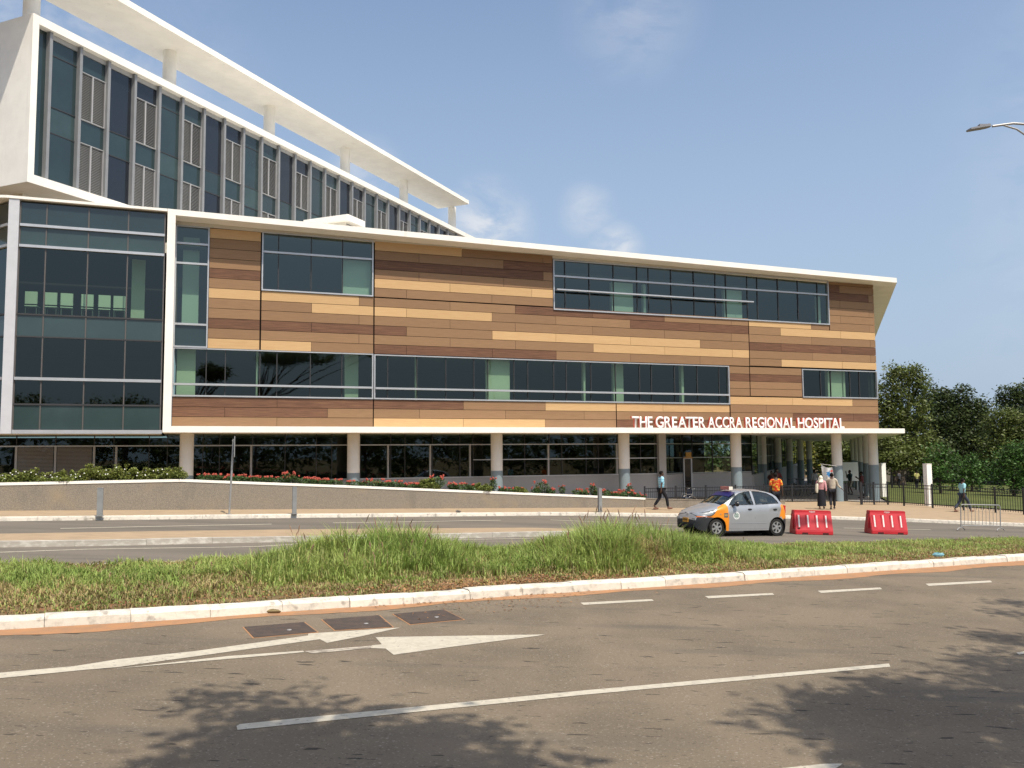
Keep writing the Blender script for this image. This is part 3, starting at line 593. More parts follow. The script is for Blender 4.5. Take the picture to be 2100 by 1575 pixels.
# roof vent housing
vt = bpy.data.objects.new('roof_vent', None); SC.collection.objects.link(vt); vt.parent = H
p = AT(713, 438.7, 49); zt_ = p[2]; ang = math.atan2(.9169, .3992)-FR; lp = W2L(p[0], p[1]); vt.location = (lp[0], lp[1], 0); vt.rotation_euler = (0, 0, ang)
b = MB(); b.box((0, 0, zt_-.36), (1.8, 3.1, zt_)); b.build('cap', WHITE, vt)
b = MB(); b.box((.25, .3, 12.9), (1.6, 2.9, zt_-.36)); b.build('housing', CREAM, vt)
b = MB()
for k in range(14): b.quad((.30, .27-.05, zt_-2.1+k*.12), (1.55, .22, zt_-2.1+k*.12), (1.55, .29, zt_-2.01+k*.12), (.30, .29, zt_-2.01+k*.12))
b.build('louvre', mat('dark_louvre', (.08, .08, .08), .6), vt)
# ---- raised lettering on the slab edge
SG = thing('hospital_sign', 'raised white letters reading THE GREATER ACCRA REGIONAL HOSPITAL on the canopy edge', 'sign', (*FL(0, .30), 3.737), FR)
words = [('THE', 22.93, 24.17), ('GREATER', 24.35, 27.44), ('ACCRA', 27.60, 29.84), ('REGIONAL', 30.05, 33.38), ('HOSPITAL', 33.58, 36.88)]
def letter_mesh(ch):
    cu = bpy.data.curves.new('t', 'FONT'); cu.body = ch; cu.size = 1; cu.offset = .02; cu.extrude = 0; cu.resolution_u = 5; cu.space_character = 1
    o = bpy.data.objects.new('t', cu); SC.collection.objects.link(o); bpy.context.view_layer.update()
    me = bpy.data.meshes.new_from_object(o.evaluated_get(bpy.context.evaluated_depsgraph_get())); bpy.data.objects.remove(o)
    bm = bmesh.new(); bm.from_mesh(me); bmesh.ops.dissolve_limit(bm, angle_limit=.01, verts=bm.verts, edges=bm.edges)
    bmesh.ops.recalc_face_normals(bm, faces=bm.faces)
    for f in bm.faces: f.material_index = 0
    r = bmesh.ops.extrude_face_region(bm, geom=list(bm.faces)); vs = [g for g in r['geom'] if isinstance(g, bmesh.types.BMVert)]
    new = set(g for g in r['geom'] if isinstance(g, bmesh.types.BMFace))
    for v in vs: v.co.z += .35
    bm.normal_update()
    for f in bm.faces: f.material_index = 0 if abs(f.normal.z) > .5 and f.calc_center_median().z > .3 else 1
    bm.to_mesh(me); bm.free(); me.materials.append(SIGNW); me.materials.append(RED); return me
LC = {}
for wds, u0, u1 in words:
    for c in wds:
        if c not in LC:
            me = letter_mesh(c); xs_ = [v.co.x for v in me.vertices]; ys_ = [v.co.y for v in me.vertices]; LC[c] = (me, min(xs_), max(xs_), min(ys_), max(ys_))
    capH = LC['H'][4]; wsum = sum(LC[c][2]-LC[c][1] for c in wds); gap = .045
    sx = (u1-u0-(gap*(len(wds)-1)))/wsum; x = u0
    kern = {'EA': -.0, 'AT': -.11, 'TA': -.11, 'TE': -.03, 'AC': -.03, 'RA': -.04, 'AL': .0, 'PI': 0., 'IT': -.0}
    tk = sum(kern.get(wds[i:i+2], 0) for i in range(len(wds)-1)); sx = (u1-u0-gap*(len(wds)-1)-tk)/wsum
    for ci, c in enumerate(wds):
        me, a, e, y0, y1 = LC[c]; s = .575/capH; nx = wds[wds.index(c)+1:][:1] if 0 else ''
        o = link('letter', me, SG); o.matrix_local = Matrix.Translation((x-a*sx, 0, -y0*s)) @ Matrix.Rotation(math.radians(90), 4, 'X') @ Matrix.Diagonal((sx, s, .5, 1)); x += (e-a)*sx+gap+kern.get(wds[ci:ci+2], 0)
# ------------------------------------------------------------------ tower behind
T0 = (-27.8966, 50.); TD = (.3992, .91687); TR_ = math.atan2(TD[1], TD[0])
T = thing('hospital_tower', 'higher wing behind, with teal glass, louvred windows and thin white roof canopy', 'building', (T0[0], T0[1], 0), TR_)
UE2 = 63.
b = MB(); b.prism([(-.62, 0), (UE2, 0), (UE2, 16), (-.62, 16)], 28.12, 28.62); b.build('parapet', WHITE, T)
b = MB(); b.prism([(-.62, 0), (UE2, 0), (UE2, 16), (-.62, 16)], 18.42, 18.95); b.build('floor_slab', WHITE, T)
b = MB(); b.prism([(-.62, 0), (-.20, 0), (-.20, .6), (.0, 16), (-.62, 16)], 18.95, 28.12); b.build('end_wall', WHITE, T)
b = MB(); b.box((-.2, 13, 18.95), (UE2, 13.3, 28.1)); b.box((-.2, 1.0, 18.95), (UE2, 1.05, 19.0)); b.build('back_wall', CREAM, T)
b = MB(); b.box((.9, 2.4, 13.4), (UE2-2, 14, 18.42)); b.build('lower_wall', CREAM, T)
b = MB(); b.tube([(1.6, 2.36, 18.3), (1.6, 2.3, 18.0), (1.6, 2.3, 15)], .05); b.build('down_pipe', GALV, T)
b = MB(); b.prism([(-9, -1.28), (54.7, -1.28), (54.85, 2.9), (-9, 2.9)], 31.5, 31.93); b.build('canopy', WHITE, T)
tn = (-TD[1], TD[0]); tw = 1.15; tA = (T0[0]+tn[0]*tw, T0[1]+tn[1]*tw)
for px, py in ((67, -40), (349, 85), (553, 200), (708, 290), (828, 357), (927, 412)):
    q = V(px, py, tA, (tA[0]+TD[0], tA[1]+TD[1])); u = (q[0]-tA[0])*TD[0]+(q[1]-tA[1])*TD[1]
    c = MB(); c.lathe([(.47, 28.62), (.47, 31.5)], (u, tw, 0), 28); c.build('canopy_column', WHITE, T, smooth=True)
sm_ = 2.146; nb = 29; mstart = .80
def slats(u0, u1, z0, z1, w, m=LOUV):
    b = MB(); n = int((z1-z0)/.105)
    for k in range(n):
        z = z0+(k+.3)*(z1-z0)/n; b.quad((u0, w, z), (u1, w, z), (u1, w+.07, z+.075), (u0, w+.07, z+.075))
    b.quad((u0, w+.12, z0), (u1, w+.12, z0), (u1, w+.12, z1), (u0, w+.12, z1), m=1)
    return b
b = MB(); b.quad((-.2, .52, 18.95), (mstart, .52, 18.95), (mstart, .52, 28.12), (-.2, .52, 28.12)); b.build('pane', SPAN, T)
for i in range(nb):
    u0, u1 = mstart+i*sm_, mstart+(i+1)*sm_
    if u0 > UE2-2: break
    bo = bpy.data.objects.new('window_bay', None); SC.collection.objects.link(bo); bo.parent = T
    b = MB(); b.box((u0-.10, .20, 18.95), (u0+.10, .55, 28.12)); b.build('fin', ALU2, bo)
    b = MB(); b.box((u0+.10, .42, 27.82), (u1-.10, .56, 28.12)); b.build('head_panel', LGREY, bo)
    a, c = u0+.10, u1-.10
    def pn(z0, z1, m, w=.5, nm='pane'):
        b = MB(); t1, t2 = random.uniform(-.01, .01), random.uniform(-.01, .01); b.quad((a, w, z0), (c, w+t1, z0), (c, w+t1+t2, z1), (a, w+t2, z1)); return b.build(nm, m, bo)
    def ln(z): b = MB(); b.box((a, .47, z-.03), (c, .52, z+.03)); b.build('joint_strip', DARKSEAL, bo)
    if i % 2 == 1:
        pn(26.68, 27.82, SPAN if i % 4 == 1 else NAVY); pn(22.12, 23.58, SPAN)
        for z0, z1 in ((23.58, 26.68), (18.97, 22.12)):
            fw = .05; b = MB(); mid_ = (a+c)/2
            b.box((a, .40, z0), (c, .5, z0+fw)); b.box((a, .40, z1-fw), (c, .5, z1)); b.box((a, .41, z0+fw), (a+fw, .5, z1-fw)); b.box((c-fw, .41, z0+fw), (c, .5, z1-fw)); b.box((mid_-fw, .40, z0+fw), (mid_+fw, .5, z1-fw)); b.build('casement_frame', mat('pale_frame', (.34, .34, .34), .5, metal=.1), bo)
            if u0 < 52:
                for s0, s1 in ((a+fw, mid_-fw), (mid_+fw, c-fw)): slats(s0, s1, z0+fw, z1-fw, .44).build('louvre', [LOUV, LOUVB if random.random() < .7 else INTD], bo)
            else: slats(a, c, z0, z1, .44).build('louvre', [LOUV, LOUVB], bo)
    elif i % 4 == 0:
        pn(26.85, 27.82, SPAN); pn(23.66, 26.85, SPAN); pn(22.05, 23.60, SPAN2); pn(18.97, 22.0, SPAN); ln(23.63); ln(22.02); ln(26.85)
    else:
        pn(26.85, 27.82, NAVY); pn(23.66, 26.85, NAVY); pn(22.05, 23.60, SPAN); pn(18.97, 22.0, NAVY); ln(23.63); ln(22.02)
# ------------------------------------------------------------------ planter wall, plants
PA, PB = G(0, 1046.7, .13), G(1350, 1040, .13)
pd = (Vector(PB)-Vector(PA)).normalized(); pn_ = Vector((-pd.y, pd.x)); PAv = Vector(PA)
def PL(s, w=0): p = PAv+pd*s+pn_*w; return (p.x, p.y)
cq = [V(px, py, PA, PB) for px, py in ((0, 990), (370, 982.7), (700, 995), (1323, 1020.7))]
CS = [-14.]+[(Vector(q[:2])-PAv).dot(pd) for q in cq[1:]]; CZ = [cq[0][2]]+[q[2] for q in cq[1:]]; SE = CS[-1]
capz = lambda s: float(np.interp(s, CS, CZ))
WL_ = thing('planter_wall', 'long low retaining wall of grey stone aggregate with a sloping white cap', 'wall', (0, 0, 0))
b = MB(); ss = [-14+(SE-.03+14)*i/42 for i in range(43)]
for i in range(len(ss)-1):
    for w in (0,):
        a, c = ss[i], ss[i+1]; z = [capz(a), capz(c)]; p = [PL(a), PL(c), PL(c, .25), PL(a, .25)]
        b.quad((*p[0], gz(p[0][0])+.1), (*p[1], gz(p[1][0])+.1), (*p[1], z[1]-.09), (*p[0], z[0]-.09))
        b.quad((*p[3], -2), (*p[2], -2), (*p[2], z[1]-.09), (*p[3], z[0]-.09))
b.quad((*PL(SE-.03), -1), (*PL(SE-.03, .25), -1), (*PL(SE-.03, .25), capz(SE)-.09), (*PL(SE-.03), capz(SE)-.09)); b.build('aggregate_face', TERR, WL_)
b = MB()
cs = CS
for i in range(len(cs)-1):
    a, c = cs[i], cs[i+1]; k = len(b.v)
    for s in (a, c):
        for w, dz in ((-.02, -.09), (-.02, 0), (.30, 0), (.30, -.09)): b.v.append((*PL(s, w), capz(s)+dz))
    for q in ((0, 1, 5, 4), (1, 2, 6, 5), (2, 3, 7, 6), (3, 0, 4, 7)): b.f.append(tuple(k+j for j in q)); b.m.append(0)
    b.f += [(k, k+1, k+2, k+3), (k+4, k+5, k+6, k+7)]; b.m += [0, 0]
b.build('cap', WHITE, WL_)
b = MB()
for i in range(len(ss)-1):
    a, c = ss[i], ss[i+1]; b.quad((*PL(a, .27), capz(a)-.07), (*PL(c, .27), capz(c)-.07), (*PL(c, 1.5), capz(c)-.07), (*PL(a, 1.5), capz(a)-.07))
    b.quad((*PL(a, 1.5), capz(a)-.07), (*PL(c, 1.5), capz(c)-.07), (*PL(c, 1.5), -2), (*PL(a, 1.5), -2))
b.build('planting_bed', SOIL, kind='structure')
# lower continuation of the wall to the right
w2 = thing('low_wall', 'low stone aggregate wall running on behind the taxi, below the black fence', 'wall')
q = [G(1323, 1040, .13), G(1414, 1041.5, .13), G(1610, 1033, .13)]; tops = [V(1324.6, 1021.7, q[0], q[1])[2], V(1430, 1024, q[0], q[1])[2], gz(q[2][0])+.28]
b = MB()
for i in range(2):
    a, c = Vector(q[i]), Vector(q[i+1]); nn = Vector((-(c-a).y, (c-a).x)).normalized()*.22
    for m_, lo, hi, gr in ((0, -.1, -.04, 0), (1, -.04, 0, .015)):
        k = len(b.v); nn2 = (c-a).normalized()
        for p, t in ((a, tops[i]), (c, tops[i+1])):
            f = p-nn.normalized()*gr; g = p+nn
            zl = gz(p.x)+.1 if m_ == 0 else t-.04
            b.v += [(f.x, f.y, zl), (f.x, f.y, t+hi), (g.x, g.y, t+hi), (g.x, g.y, zl)]
        for qd in ((0, 1, 5, 4), (1, 2, 6, 5), (2, 3, 7, 6)): b.f.append(tuple(k+j for j in qd)); b.m.append(0)
        b.f += [(k, k+1, k+2, k+3), (k+4, k+5, k+6, k+7)]; b.m += [0, 0]
b.build('wall_body', TERR, w2)
def leaves(b, c, r, n, s, m=0, flat=.6, shell=.35):
    for _ in range(n):
        d = Vector((random.gauss(0, 1), random.gauss(0, 1), random.gauss(0, 1))).normalized(); k = (shell+(1-shell)*random.random()**.5)
        p = Vector((c[0]+d.x*r[0]*k, c[1]+d.y*r[1]*k, c[2]+d.z*r[2]*k))
        a = Vector((random.gauss(0, 1), random.gauss(0, 1), random.gauss(0, flat))).normalized(); u = a.cross(Vector((random.random()-.5, random.random()-.5, 1))).normalized()
        z = s*random.uniform(.6, 1.3); b.quad(tuple(p-a*z), tuple(p+u*z*.45), tuple(p+a*z), tuple(p-u*z*.45), m=m)
def rose(kind):
    t = thing('flower_plant', '', 'flower plant'); b = MB(); h = (.22, .20, .45, .34)[kind]; w = (.30, .18, .16, .26)[kind]
    b.tube([(0, 0, 0), (.01, .0, h*.9)], .012, 5); b.build('stem', BARK, t)
    b = MB(); leaves(b, (0, 0, h*.62), (w, w, h*.45), 260, .045); b.build('foliage', LF_R, t, kind='stuff')
    b = MB()
    for _ in range((7, 4, 4, 6)[kind]):
        a = random.random()*6.28; rr = w*random.random()**.5; c = (rr*math.cos(a), rr*math.sin(a), h*(.95+random.random()*.22))
        for _ in range(7):
            p = [c[i]+random.gauss(0, .016) for i in range(3)]; b.ell(p, (.022, .022, .018), 3)
    b.build('flower_heads', mat('red_petal', (.50, .095, .06), .6, var=.3, vscale=30), t, kind='stuff'); return t
protos = [rose(k) for k in range(4)]; used = [False]*4
wz = lambda zx: 650+zx/3
spots = [(415, 1), (425, 0), (440, 0), (466, 1), (480, 0), (489, 0), (503, 0), (520, 1), (536, 0), (548, 0), (578, 0), (590, 3), (602, 3), (628, 0), (640, 0), (654, 0), (669, 0), (684, 0),
         (724, 0), (745, 1), (764, 0), (779, 0), (791, 0), (807, 0), (825, 1), (840, 0), (851, 0), (896, 3), (931, 1), (948, 0), (962, 1), (1012, 2), (1031, 1), (1054, 0), (1097, 1), (1111, 3), (1128, 1), (1151, 2),
         (1189, 0), (1198, 1), (1215, 2), (1221, 1), (1240, 0), (1252, 0), (1262, 0), (1273, 0), (1283, 0), (1291, 2), (1302, 1), (1316, 1)]
cn = ['low red flower clump', 'small red flower', 'tall red flower', 'bushy red flower']
def near_desc(px):
    marks = [(390, 'the leftmost column'), (477, 'the sign pole'), (603, 'the middle grey post'), (724, 'the second column'), (1018, 'the third column'), (1230, 'the rightmost grey post'), (1279, 'the fourth column'), (1323, 'the wall end')]
    m = min(marks, key=lambda q: abs(q[0]-px)); d = px-m[0]
    return ('directly before ' if abs(d) < 9 else 'just right of ' if 0 < d < 40 else 'just left of ' if -40 < d < 0 else 'well right of ' if d > 0 else 'well left of ')+m[1]
seen = {}
for px, k in spots:
    r = V(px, 990, PL(0, .45), PL(10, .45)); s = (Vector(r[:2])-PAv).dot(pd); p = PL(s, .42+random.uniform(-.06, .1))
    o = protos[k] if not used[k] else copy_tree(protos[k]); used[k] = True
    sc = random.uniform(1.0, 1.4); o.location = (p[0], p[1], capz(s)-.08); o.rotation_euler = (0, 0, random.random()*6.28); o.scale = (sc, sc, sc*random.uniform(.85, 1.15)); 
    lb = cn[k]+' '+near_desc(px); seen.setdefault(lb, []).append(o)
    o['label'] = lb; o['category'] = 'flower plant'; o['group'] = 'red flowering plants along the planter wall'
for lb, L in list(seen.items()):
    if len(L) == 2:
        for o, w in zip(L, ('left of two', 'right of two')): o['label'] = lb+', '+w
    elif len(L) > 2:
        for i, o in enumerate(L): o['label'] = lb+', '+('leftmost' if i == 0 else 'rightmost' if i == len(L)-1 else ('%s from left' % ('second', 'third', 'fourth', 'fifth', 'sixth', 'seventh')[i-1]))+' there'
PETW = mat('white_petal', (.8, .8, .74), .6)
def shrub(px, w, h, lb, nfl=8, off=.55):
    h *= .74 if px < 400 else 1
    r = V(px, 985, PL(0, off), PL(10, off)); s = (Vector(r[:2])-PAv).dot(pd); p = PL(s, off)
    t = thing('shrub', lb, 'shrub', (p[0], p[1], capz(s)-.08), 0, 'leafy shrubs at the left end of the planter wall')
    b = MB()
    for _ in range(9):
        a = random.random()*6.28; b.tube([(0, 0, 0), (math.cos(a)*w*.3, .1, h*.5), (math.cos(a)*w*.7, math.sin(a)*.25, h*random.uniform(.7, 1.1))], [.015, .01, .005], 5)
    b.build('stem', BARK, t)
    b = MB()
    for _ in range(8+int(w*6)):
        c = (random.uniform(-w, w), random.uniform(-.25, .25), h*random.uniform(.2, .62)); leaves(b, c, (.3, .26, h*.32), 210, .05, shell=.2)
    for _ in range(9):
        c = (random.uniform(-w, w), random.uniform(-.2, .2), h*random.uniform(.8, 1.05)); leaves(b, c, (.10, .1, h*.2), 40, .05, shell=.1)
    b.build('foliage', LF_S, t, kind='stuff')
    b = MB()
    for _ in range(nfl): c = (random.uniform(-w, w), random.uniform(-.35, -.05), h*random.uniform(.5, 1.0)); b.ell(c, (.025, .025, .02), 3)
    b.build('blossom', PETW, t, kind='stuff'); return t
shrub(15, .5, .45, 'low shrub with white blossom at the extreme left end of the wall top')
shrub(48, .55, .62, 'spreading shrub with white blossom in front of the left roller shutter')
shrub(100, .6, .45, 'low green shrub in front of the join between the two roller shutters')
shrub(148, .5, .55, 'small shrub with a raised tip in front of the right roller shutter')
shrub(218, .75, .78, 'tallest bushy shrub on the planter wall, right of the roller shutters')
shrub(272, .7, .58, 'middle-height shrub between the tallest shrub and the first column')
shrub(318, .6, .60, 'white-flecked shrub a little left of the first column')
shrub(348, .5, .62, 'round shrub right beside the first column')
shrub(870, .12, .4, 'small dry-looking green shrub among the red flowers, right of the second column', 0, .45)
shrub(885, .14, .45, 'thin upright green shrub touching the bushy red plant, right of the second column', 0, .45)
shrub(985, .28, .35, 'green shrub without red flowers just left of the third column', 0, .45)
shrub(1065, .14, .28, 'tiny green shrub right of the third column', 0, .45)
# ------------------------------------------------------------------ posts, sign pole, lamp
def post(px, py, ytop, w, lb):
    x, y = G(px, py, .15); h = V(px, ytop, (x, y), (x+1, y))[2]; t = thing('bollard_post', lb, 'post', (x, y, gz(x)+.14), FR, 'square grey posts along the pavement edge')
    hh = h-gz(x)-.14; b = MB(); b.box((-w/2, -w/2, 0), (w/2, w/2, hh)); b.build('post_body', POSTG, t)
    b = MB(); b.box((-w/2-.03, -w/2-.03, 0), (w/2+.03, w/2+.03, .015)); b.build('foot_plate', POSTG, t); b = MB(); b.box((-w/2-.004, -w/2-.004, hh), (w/2+.004, w/2+.004, hh+.01)); b.build('cap', GALV, t)
post(204.5, 1057.5, 1001, .17, 'square grey post furthest left, under the glazed corner bay')
post(603.5, 1053.5, 999, .14, 'square grey post between the sign pole and the second column')
post(1230.5, 1049, 1001, .14, 'dark grey post near the low end of the planter wall')
x, y = G(470, 1053, .15); t = thing('sign_pole', 'thin grey metal pole with a narrow sign plate seen edge-on', 'sign pole', (x, y, gz(x)+.12), math.radians(18)); hh = V(477, 899, (x, y), (x+1, y))[2]-gz(x)-.14
b = MB(); b.tube([(0, 0, 0), (.10, 0, hh)], .035, 10); b.build('pole', GALV, t, smooth=True)
b = MB(); b.box((.12, -.28, hh-.62), (.15, .28, hh+.09)); b.build('sign_plate', POSTG, t)
b = MB(); b.box((.05, -.03, hh-.5), (.14, .03, hh-.46)); b.box((.05, -.03, hh-.08), (.14, .03, hh-.04)); b.build('bracket', GALV, t)
b = MB(); b.lathe([(.10, 0), (.10, .012), (.0, .012)], (0, 0, 0), 12); b.build('foot_plate', GALV, t)
Y = 24.; hd = [AT(x, y, Y) for x, y in ((1983, 268), (2035, 259), (2078, 253), (2105, 255), (2135, 268), (2165, 300), (2185, 380))]
base = (hd[-1][0]+.1, Y, gz(hd[-1][0])+.1); t = thing('street_lamp', 'curved-arm street lamp whose flat grey head reaches in from the right edge', 'street lamp', base)
rel = lambda p: (p[0]-base[0], p[1]-base[1], p[2]-base[2])
b = MB(); b.tube([(0, 0, 0), (0, 0, 4), rel(hd[-1])], [.1, .08, .06], 12); b.build('pole', GALV, t, smooth=True)
b = MB(); b.tube([rel(p) for p in hd[1:]], .034, 10); b.build('arm', GALV, t, smooth=True)
st = [AT(x, y, Y) for x, y in ((2058, 257), (2085, 265), (2110, 282), (2140, 320), (2180, 400))]
b = MB(); b.tube([rel(p) for p in st], .026, 8); b.build('brace', GALV, t, smooth=True)
a, c = Vector(rel(hd[0])), Vector(rel(hd[1])); dr = (c-a).normalized()
b = MB(); k = 0
for s, w, h in ((0, .05, .02), (.06, .12, .035), (.45, .13, .05), (.6, .11, .07), (.68, .05, .05)):
    p = a+dr*s; b.v += [(p.x, p.y-w, p.z-.01), (p.x, p.y+w, p.z-.01), (p.x, p.y+w, p.z+h), (p.x, p.y-w, p.z+h)]
for i in range(4):
    for q in ((0, 1, 5, 4), (1, 2, 6, 5), (2, 3, 7, 6), (3, 0, 4, 7)): b.f.append(tuple(i*4+j for j in q)); b.m.append(0)
b.f += [(0, 1, 2, 3), (16, 17, 18, 19)]; b.m += [0, 0]; b.build('lamp_head', mat('lamp_grey', (.22, .22, .23), .5), t)
b = MB(); p = a+dr*.45; b.box((p.x-.10, p.y-.06, p.z+.05), (p.x+.10, p.y+.06, p.z+.10)); b.build('driver_box', MATS['lamp_grey'], t)
# ------------------------------------------------------------------ fences
def fence(P, lb, topz=None, h=1.15, posts=(), pitch=.125, post_w=.075, group=None, base_off=.15, maxp=295):
    t = thing('metal_fence', lb, 'fence'); P = [Vector(p) for p in P]; n = 0
    me = MB(); me.box((-.009, -.009, 0), (.009, .009, 1)); m0 = None
    for i in range(len(P)-1):
        a, c = P[i], P[i+1]; L = (c-a).length; k = int(L/pitch)
        tz = (lambda s, i=i: (topz[i]+(topz[i+1]-topz[i])*s)) if topz else (lambda s, a=a, c=c: gz(a.lerp(c, s).x)+base_off+h)
        bz = (lambda s: tz(s)-h+.06)
        for z in (-.05, -.22, -h+.15):
            b = MB(); d = (c-a).normalized(); nn = Vector((-d.y, d.x))*.018; e = a; f = c
            for q in ((e-nn, f-nn, 1, 0), (f+nn, e+nn, 1, 0)): pass
            vv = []
            for pt, s in ((a, 0.), (c, 1.)):
                for o, dz in ((-1, -.018), (1, -.018), (1, .018), (-1, .018)): g = pt+nn*o; vv.append((g.x, g.y, tz(s)+z+dz))
            b.v = vv
            for q in ((0, 1, 5, 4), (1, 2, 6, 5), (2, 3, 7, 6), (3, 0, 4, 7), (0, 1, 2, 3), (4, 5, 6, 7)): b.f.append(q); b.m.append(0)
            b.build('rail', BLACK, t)
        for j in range(1, k):
            s = j/k; p = a.lerp(c, s); 
            if m0 is None: o = me.build('picket', BLACK, t); m0 = o.data
            elif n < maxp: o = link('picket', m0, t)
            else: continue
            n += 1; o.location = (p.x, p.y, bz(s)); o.scale = (1, 1, h-.07)
    for s in posts:       # (segment, fraction)
        i, f = s; p = P[i].lerp(P[i+1], f); z1 = (topz[i]+(topz[i+1]-topz[i])*f) if topz else gz(p.x)+base_off+h
        b = MB(); w = post_w/2; b.box((p.x-w, p.y-w, z1-h-.1), (p.x+w, p.y+w, z1+.05)); b.box((p.x-w-.008, p.y-w-.008, z1+.05), (p.x+w+.008, p.y+w+.008, z1+.07)); b.build('post', BLACK, t)
    return t
a, c = AT(1322, 1000, 43.6), AT(1736, 992.5, 52.4)
def fx(px): # fraction along fence 1 for a px
    A_, B_ = Vector(a[:2]), Vector(c[:2]); p = V(px, 990, A_, B_); return (Vector(p[:2])-A_).length/(B_-A_).length
fence([a[:2], c[:2]], 'black picket fence with flat top running behind the taxi to the gateway', [a[2], c[2]], 1.12, [(0, 0)]+[(0, fx(x)) for x in (1385.7, 1447, 1508, 1567, 1624)]+[(0, .985), (0, 1)], .125)
g1, cn_, e_ = G(1766, 1034, .15), G(1821, 1034, .15), G(2100, 1054.5, .15); far_ = Vector(e_)+(Vector(e_)-Vector(cn_)).normalized()*9
f_ = lambda px, A_, B_: (Vector(V(px, 1010, A_, B_)[:2])-Vector(A_)).length/(Vector(B_)-Vector(A_)).length
fence([g1, cn_], 'short black picket fence panel beside the gateway under the slab', None, 1.17, [(0, 0), (0, .03), (0, f_(1792, g1, cn_))], .125)
fence([cn_, tuple(far_)], 'long black picket fence along the lawn, running off the right edge', None, 1.2, [(0, 0)]+[(0, f_(x, cn_, tuple(far_))) for x in (1853, 1911.5, 1975, 2039.8, 2098)], .125)
bf = [G(1830, 1006), G(2010, 1014), G(2140, 1019)]
fence([(p[0], p[1]) for p in bf], 'far black fence on the other side of the lawn, below the trees', None, 1.15, [(0, 0), (0, .35), (0, .7), (1, 0), (1, .5)], .2, .1)
# free-standing white pylons on the lawn
def pylon(px, pb, pt, w, lb):
    x, y = G(px, pb, .17); h = V(px, pt, (x, y), (x+1, y))[2]-gz(x)-.1
    t = thing('pylon', lb, 'pylon', (x, y, gz(x)+.1), math.radians(28), 'white pylons on the lawn'); b = MB(); b.box((-w/2, -w*.3, 0), (w/2, w*.3, h)); b.build('shaft', WHITE, t); b = MB(); b.box((-w/2-.01, -w*.3-.01, h), (w/2+.01, w*.3+.01, h+.03)); b.build('cap', WHITE, t)
pylon(1905, 1036, 952, .42, 'larger white pylon standing behind the black fence on the lawn')
pylon(1811.5, 1019, 950.5, .42, 'smaller distant white pylon right of the end columns')
# ------------------------------------------------------------------ red plastic barriers
RP = mat('red_plastic', (.50, .022, .030), .45, .5, var=.12, vscale=3)
STR = mat('reflective_strip', (.75, .68, .64), .5, .5, var=.15, vscale=12)
def barrier(px, py, lb, dent):
    x, y = G(px, py); t = thing('road_barrier', lb, 'barrier', (x, y, gz(x)), math.radians(2), 'red plastic barriers on the road'); t.rotation_euler = (0, SL, math.radians(2))
    L, W, Hh = 1.28, .62, .80; prof = [(-W/2, 0), (W/2, 0), (W/2, .13), (.13, .72), (.13, Hh), (-.13, Hh), (-.13, .72), (-W/2+.0, .13)]
    b = MB(); k = 0
    for xx in (0, L): b.v += [(xx, p[0]+.31, p[1]) for p in prof]
    for i in range(8): j = (i+1) % 8; b.f.append((i, j, 8+j, 8+i)); b.m.append(0)
    b.f += [tuple(range(8)), tuple(range(8, 16))]; b.m += [0, 0]
    o = b.build('barrier_body', RP, t)
    bm = bmesh.new(); bm.from_mesh(o.data); bmesh.ops.bevel(bm, geom=bm.edges, offset=.018, segments=2, affect='EDGES'); bm.to_mesh(o.data); bm.free()
    sl = (W/2-.13)/.59
    for i in range(4):
        xc = .12+i*.31
        # raised rib and reflective strip on the sloping face
        b = MB(); P_ = lambda xx, z, o_: (xx, .31-W/2+(z-.13)*sl-o_, z)
        b.quad(P_(xc-.05, .19, .004), P_(xc+.09, .19, .004), P_(xc+.09, .66, .03), P_(xc-.05, .66, .03)); b.quad(P_(xc+.09, .19, .004), P_(xc+.09, .19, -.03), P_(xc+.09, .66, -.03), P_(xc+.09, .66, .03)); b.quad(P_(xc-.05, .19, .004), P_(xc-.05, .19, -.03), P_(xc-.05, .66, -.03), P_(xc-.05, .66, .03)); b.quad(P_(xc-.05, .66, .03), P_(xc+.09, .66, .03), P_(xc+.09, .66, -.02), P_(xc-.05, .66, -.02))
        b.build('rib', RP, t)
        b = MB(); b.quad(P_(xc-.01, .25, .014), P_(xc+.04, .25, .014), P_(xc+.04, .645, .036), P_(xc-.01, .645, .036)); b.build('reflective_strip', STR, t)
    for xx in (.22, .92):
        b = MB(); b.box((xx, -.004, .0), (xx+.2, .3, .07)); b.build('fork_slot', INTD if xx > 9 else mat('slot_shadow', (.05, .008, .008), .9), t)
    b = MB(); b.box((-.035, .20, .18), (0, .30, .58)); b.box((-.03, .22, .6), (0, .4, .66)); b.build('coupling', RP, t)
    b = MB()
    for i in range(7): b.box((.52+i*.03, .176, .745+.01*(i % 2)), (.54+i*.03, .179, .775)); 
    b.box((.56, .176, .725), (.70, .179, .735)); b.build('maker_stamp', STR, t)
    if dent: b = MB(); b.ell((.11, .03, .20), (.06, .03, .03), 5); b.build('hole', MATS['slot_shadow'], t)
barrier(1632, 1096, 'red plastic barrier with white strips standing right behind the taxi', True)
barrier(1788, 1095.2, 'red plastic barrier with white strips standing alone to the right', False)
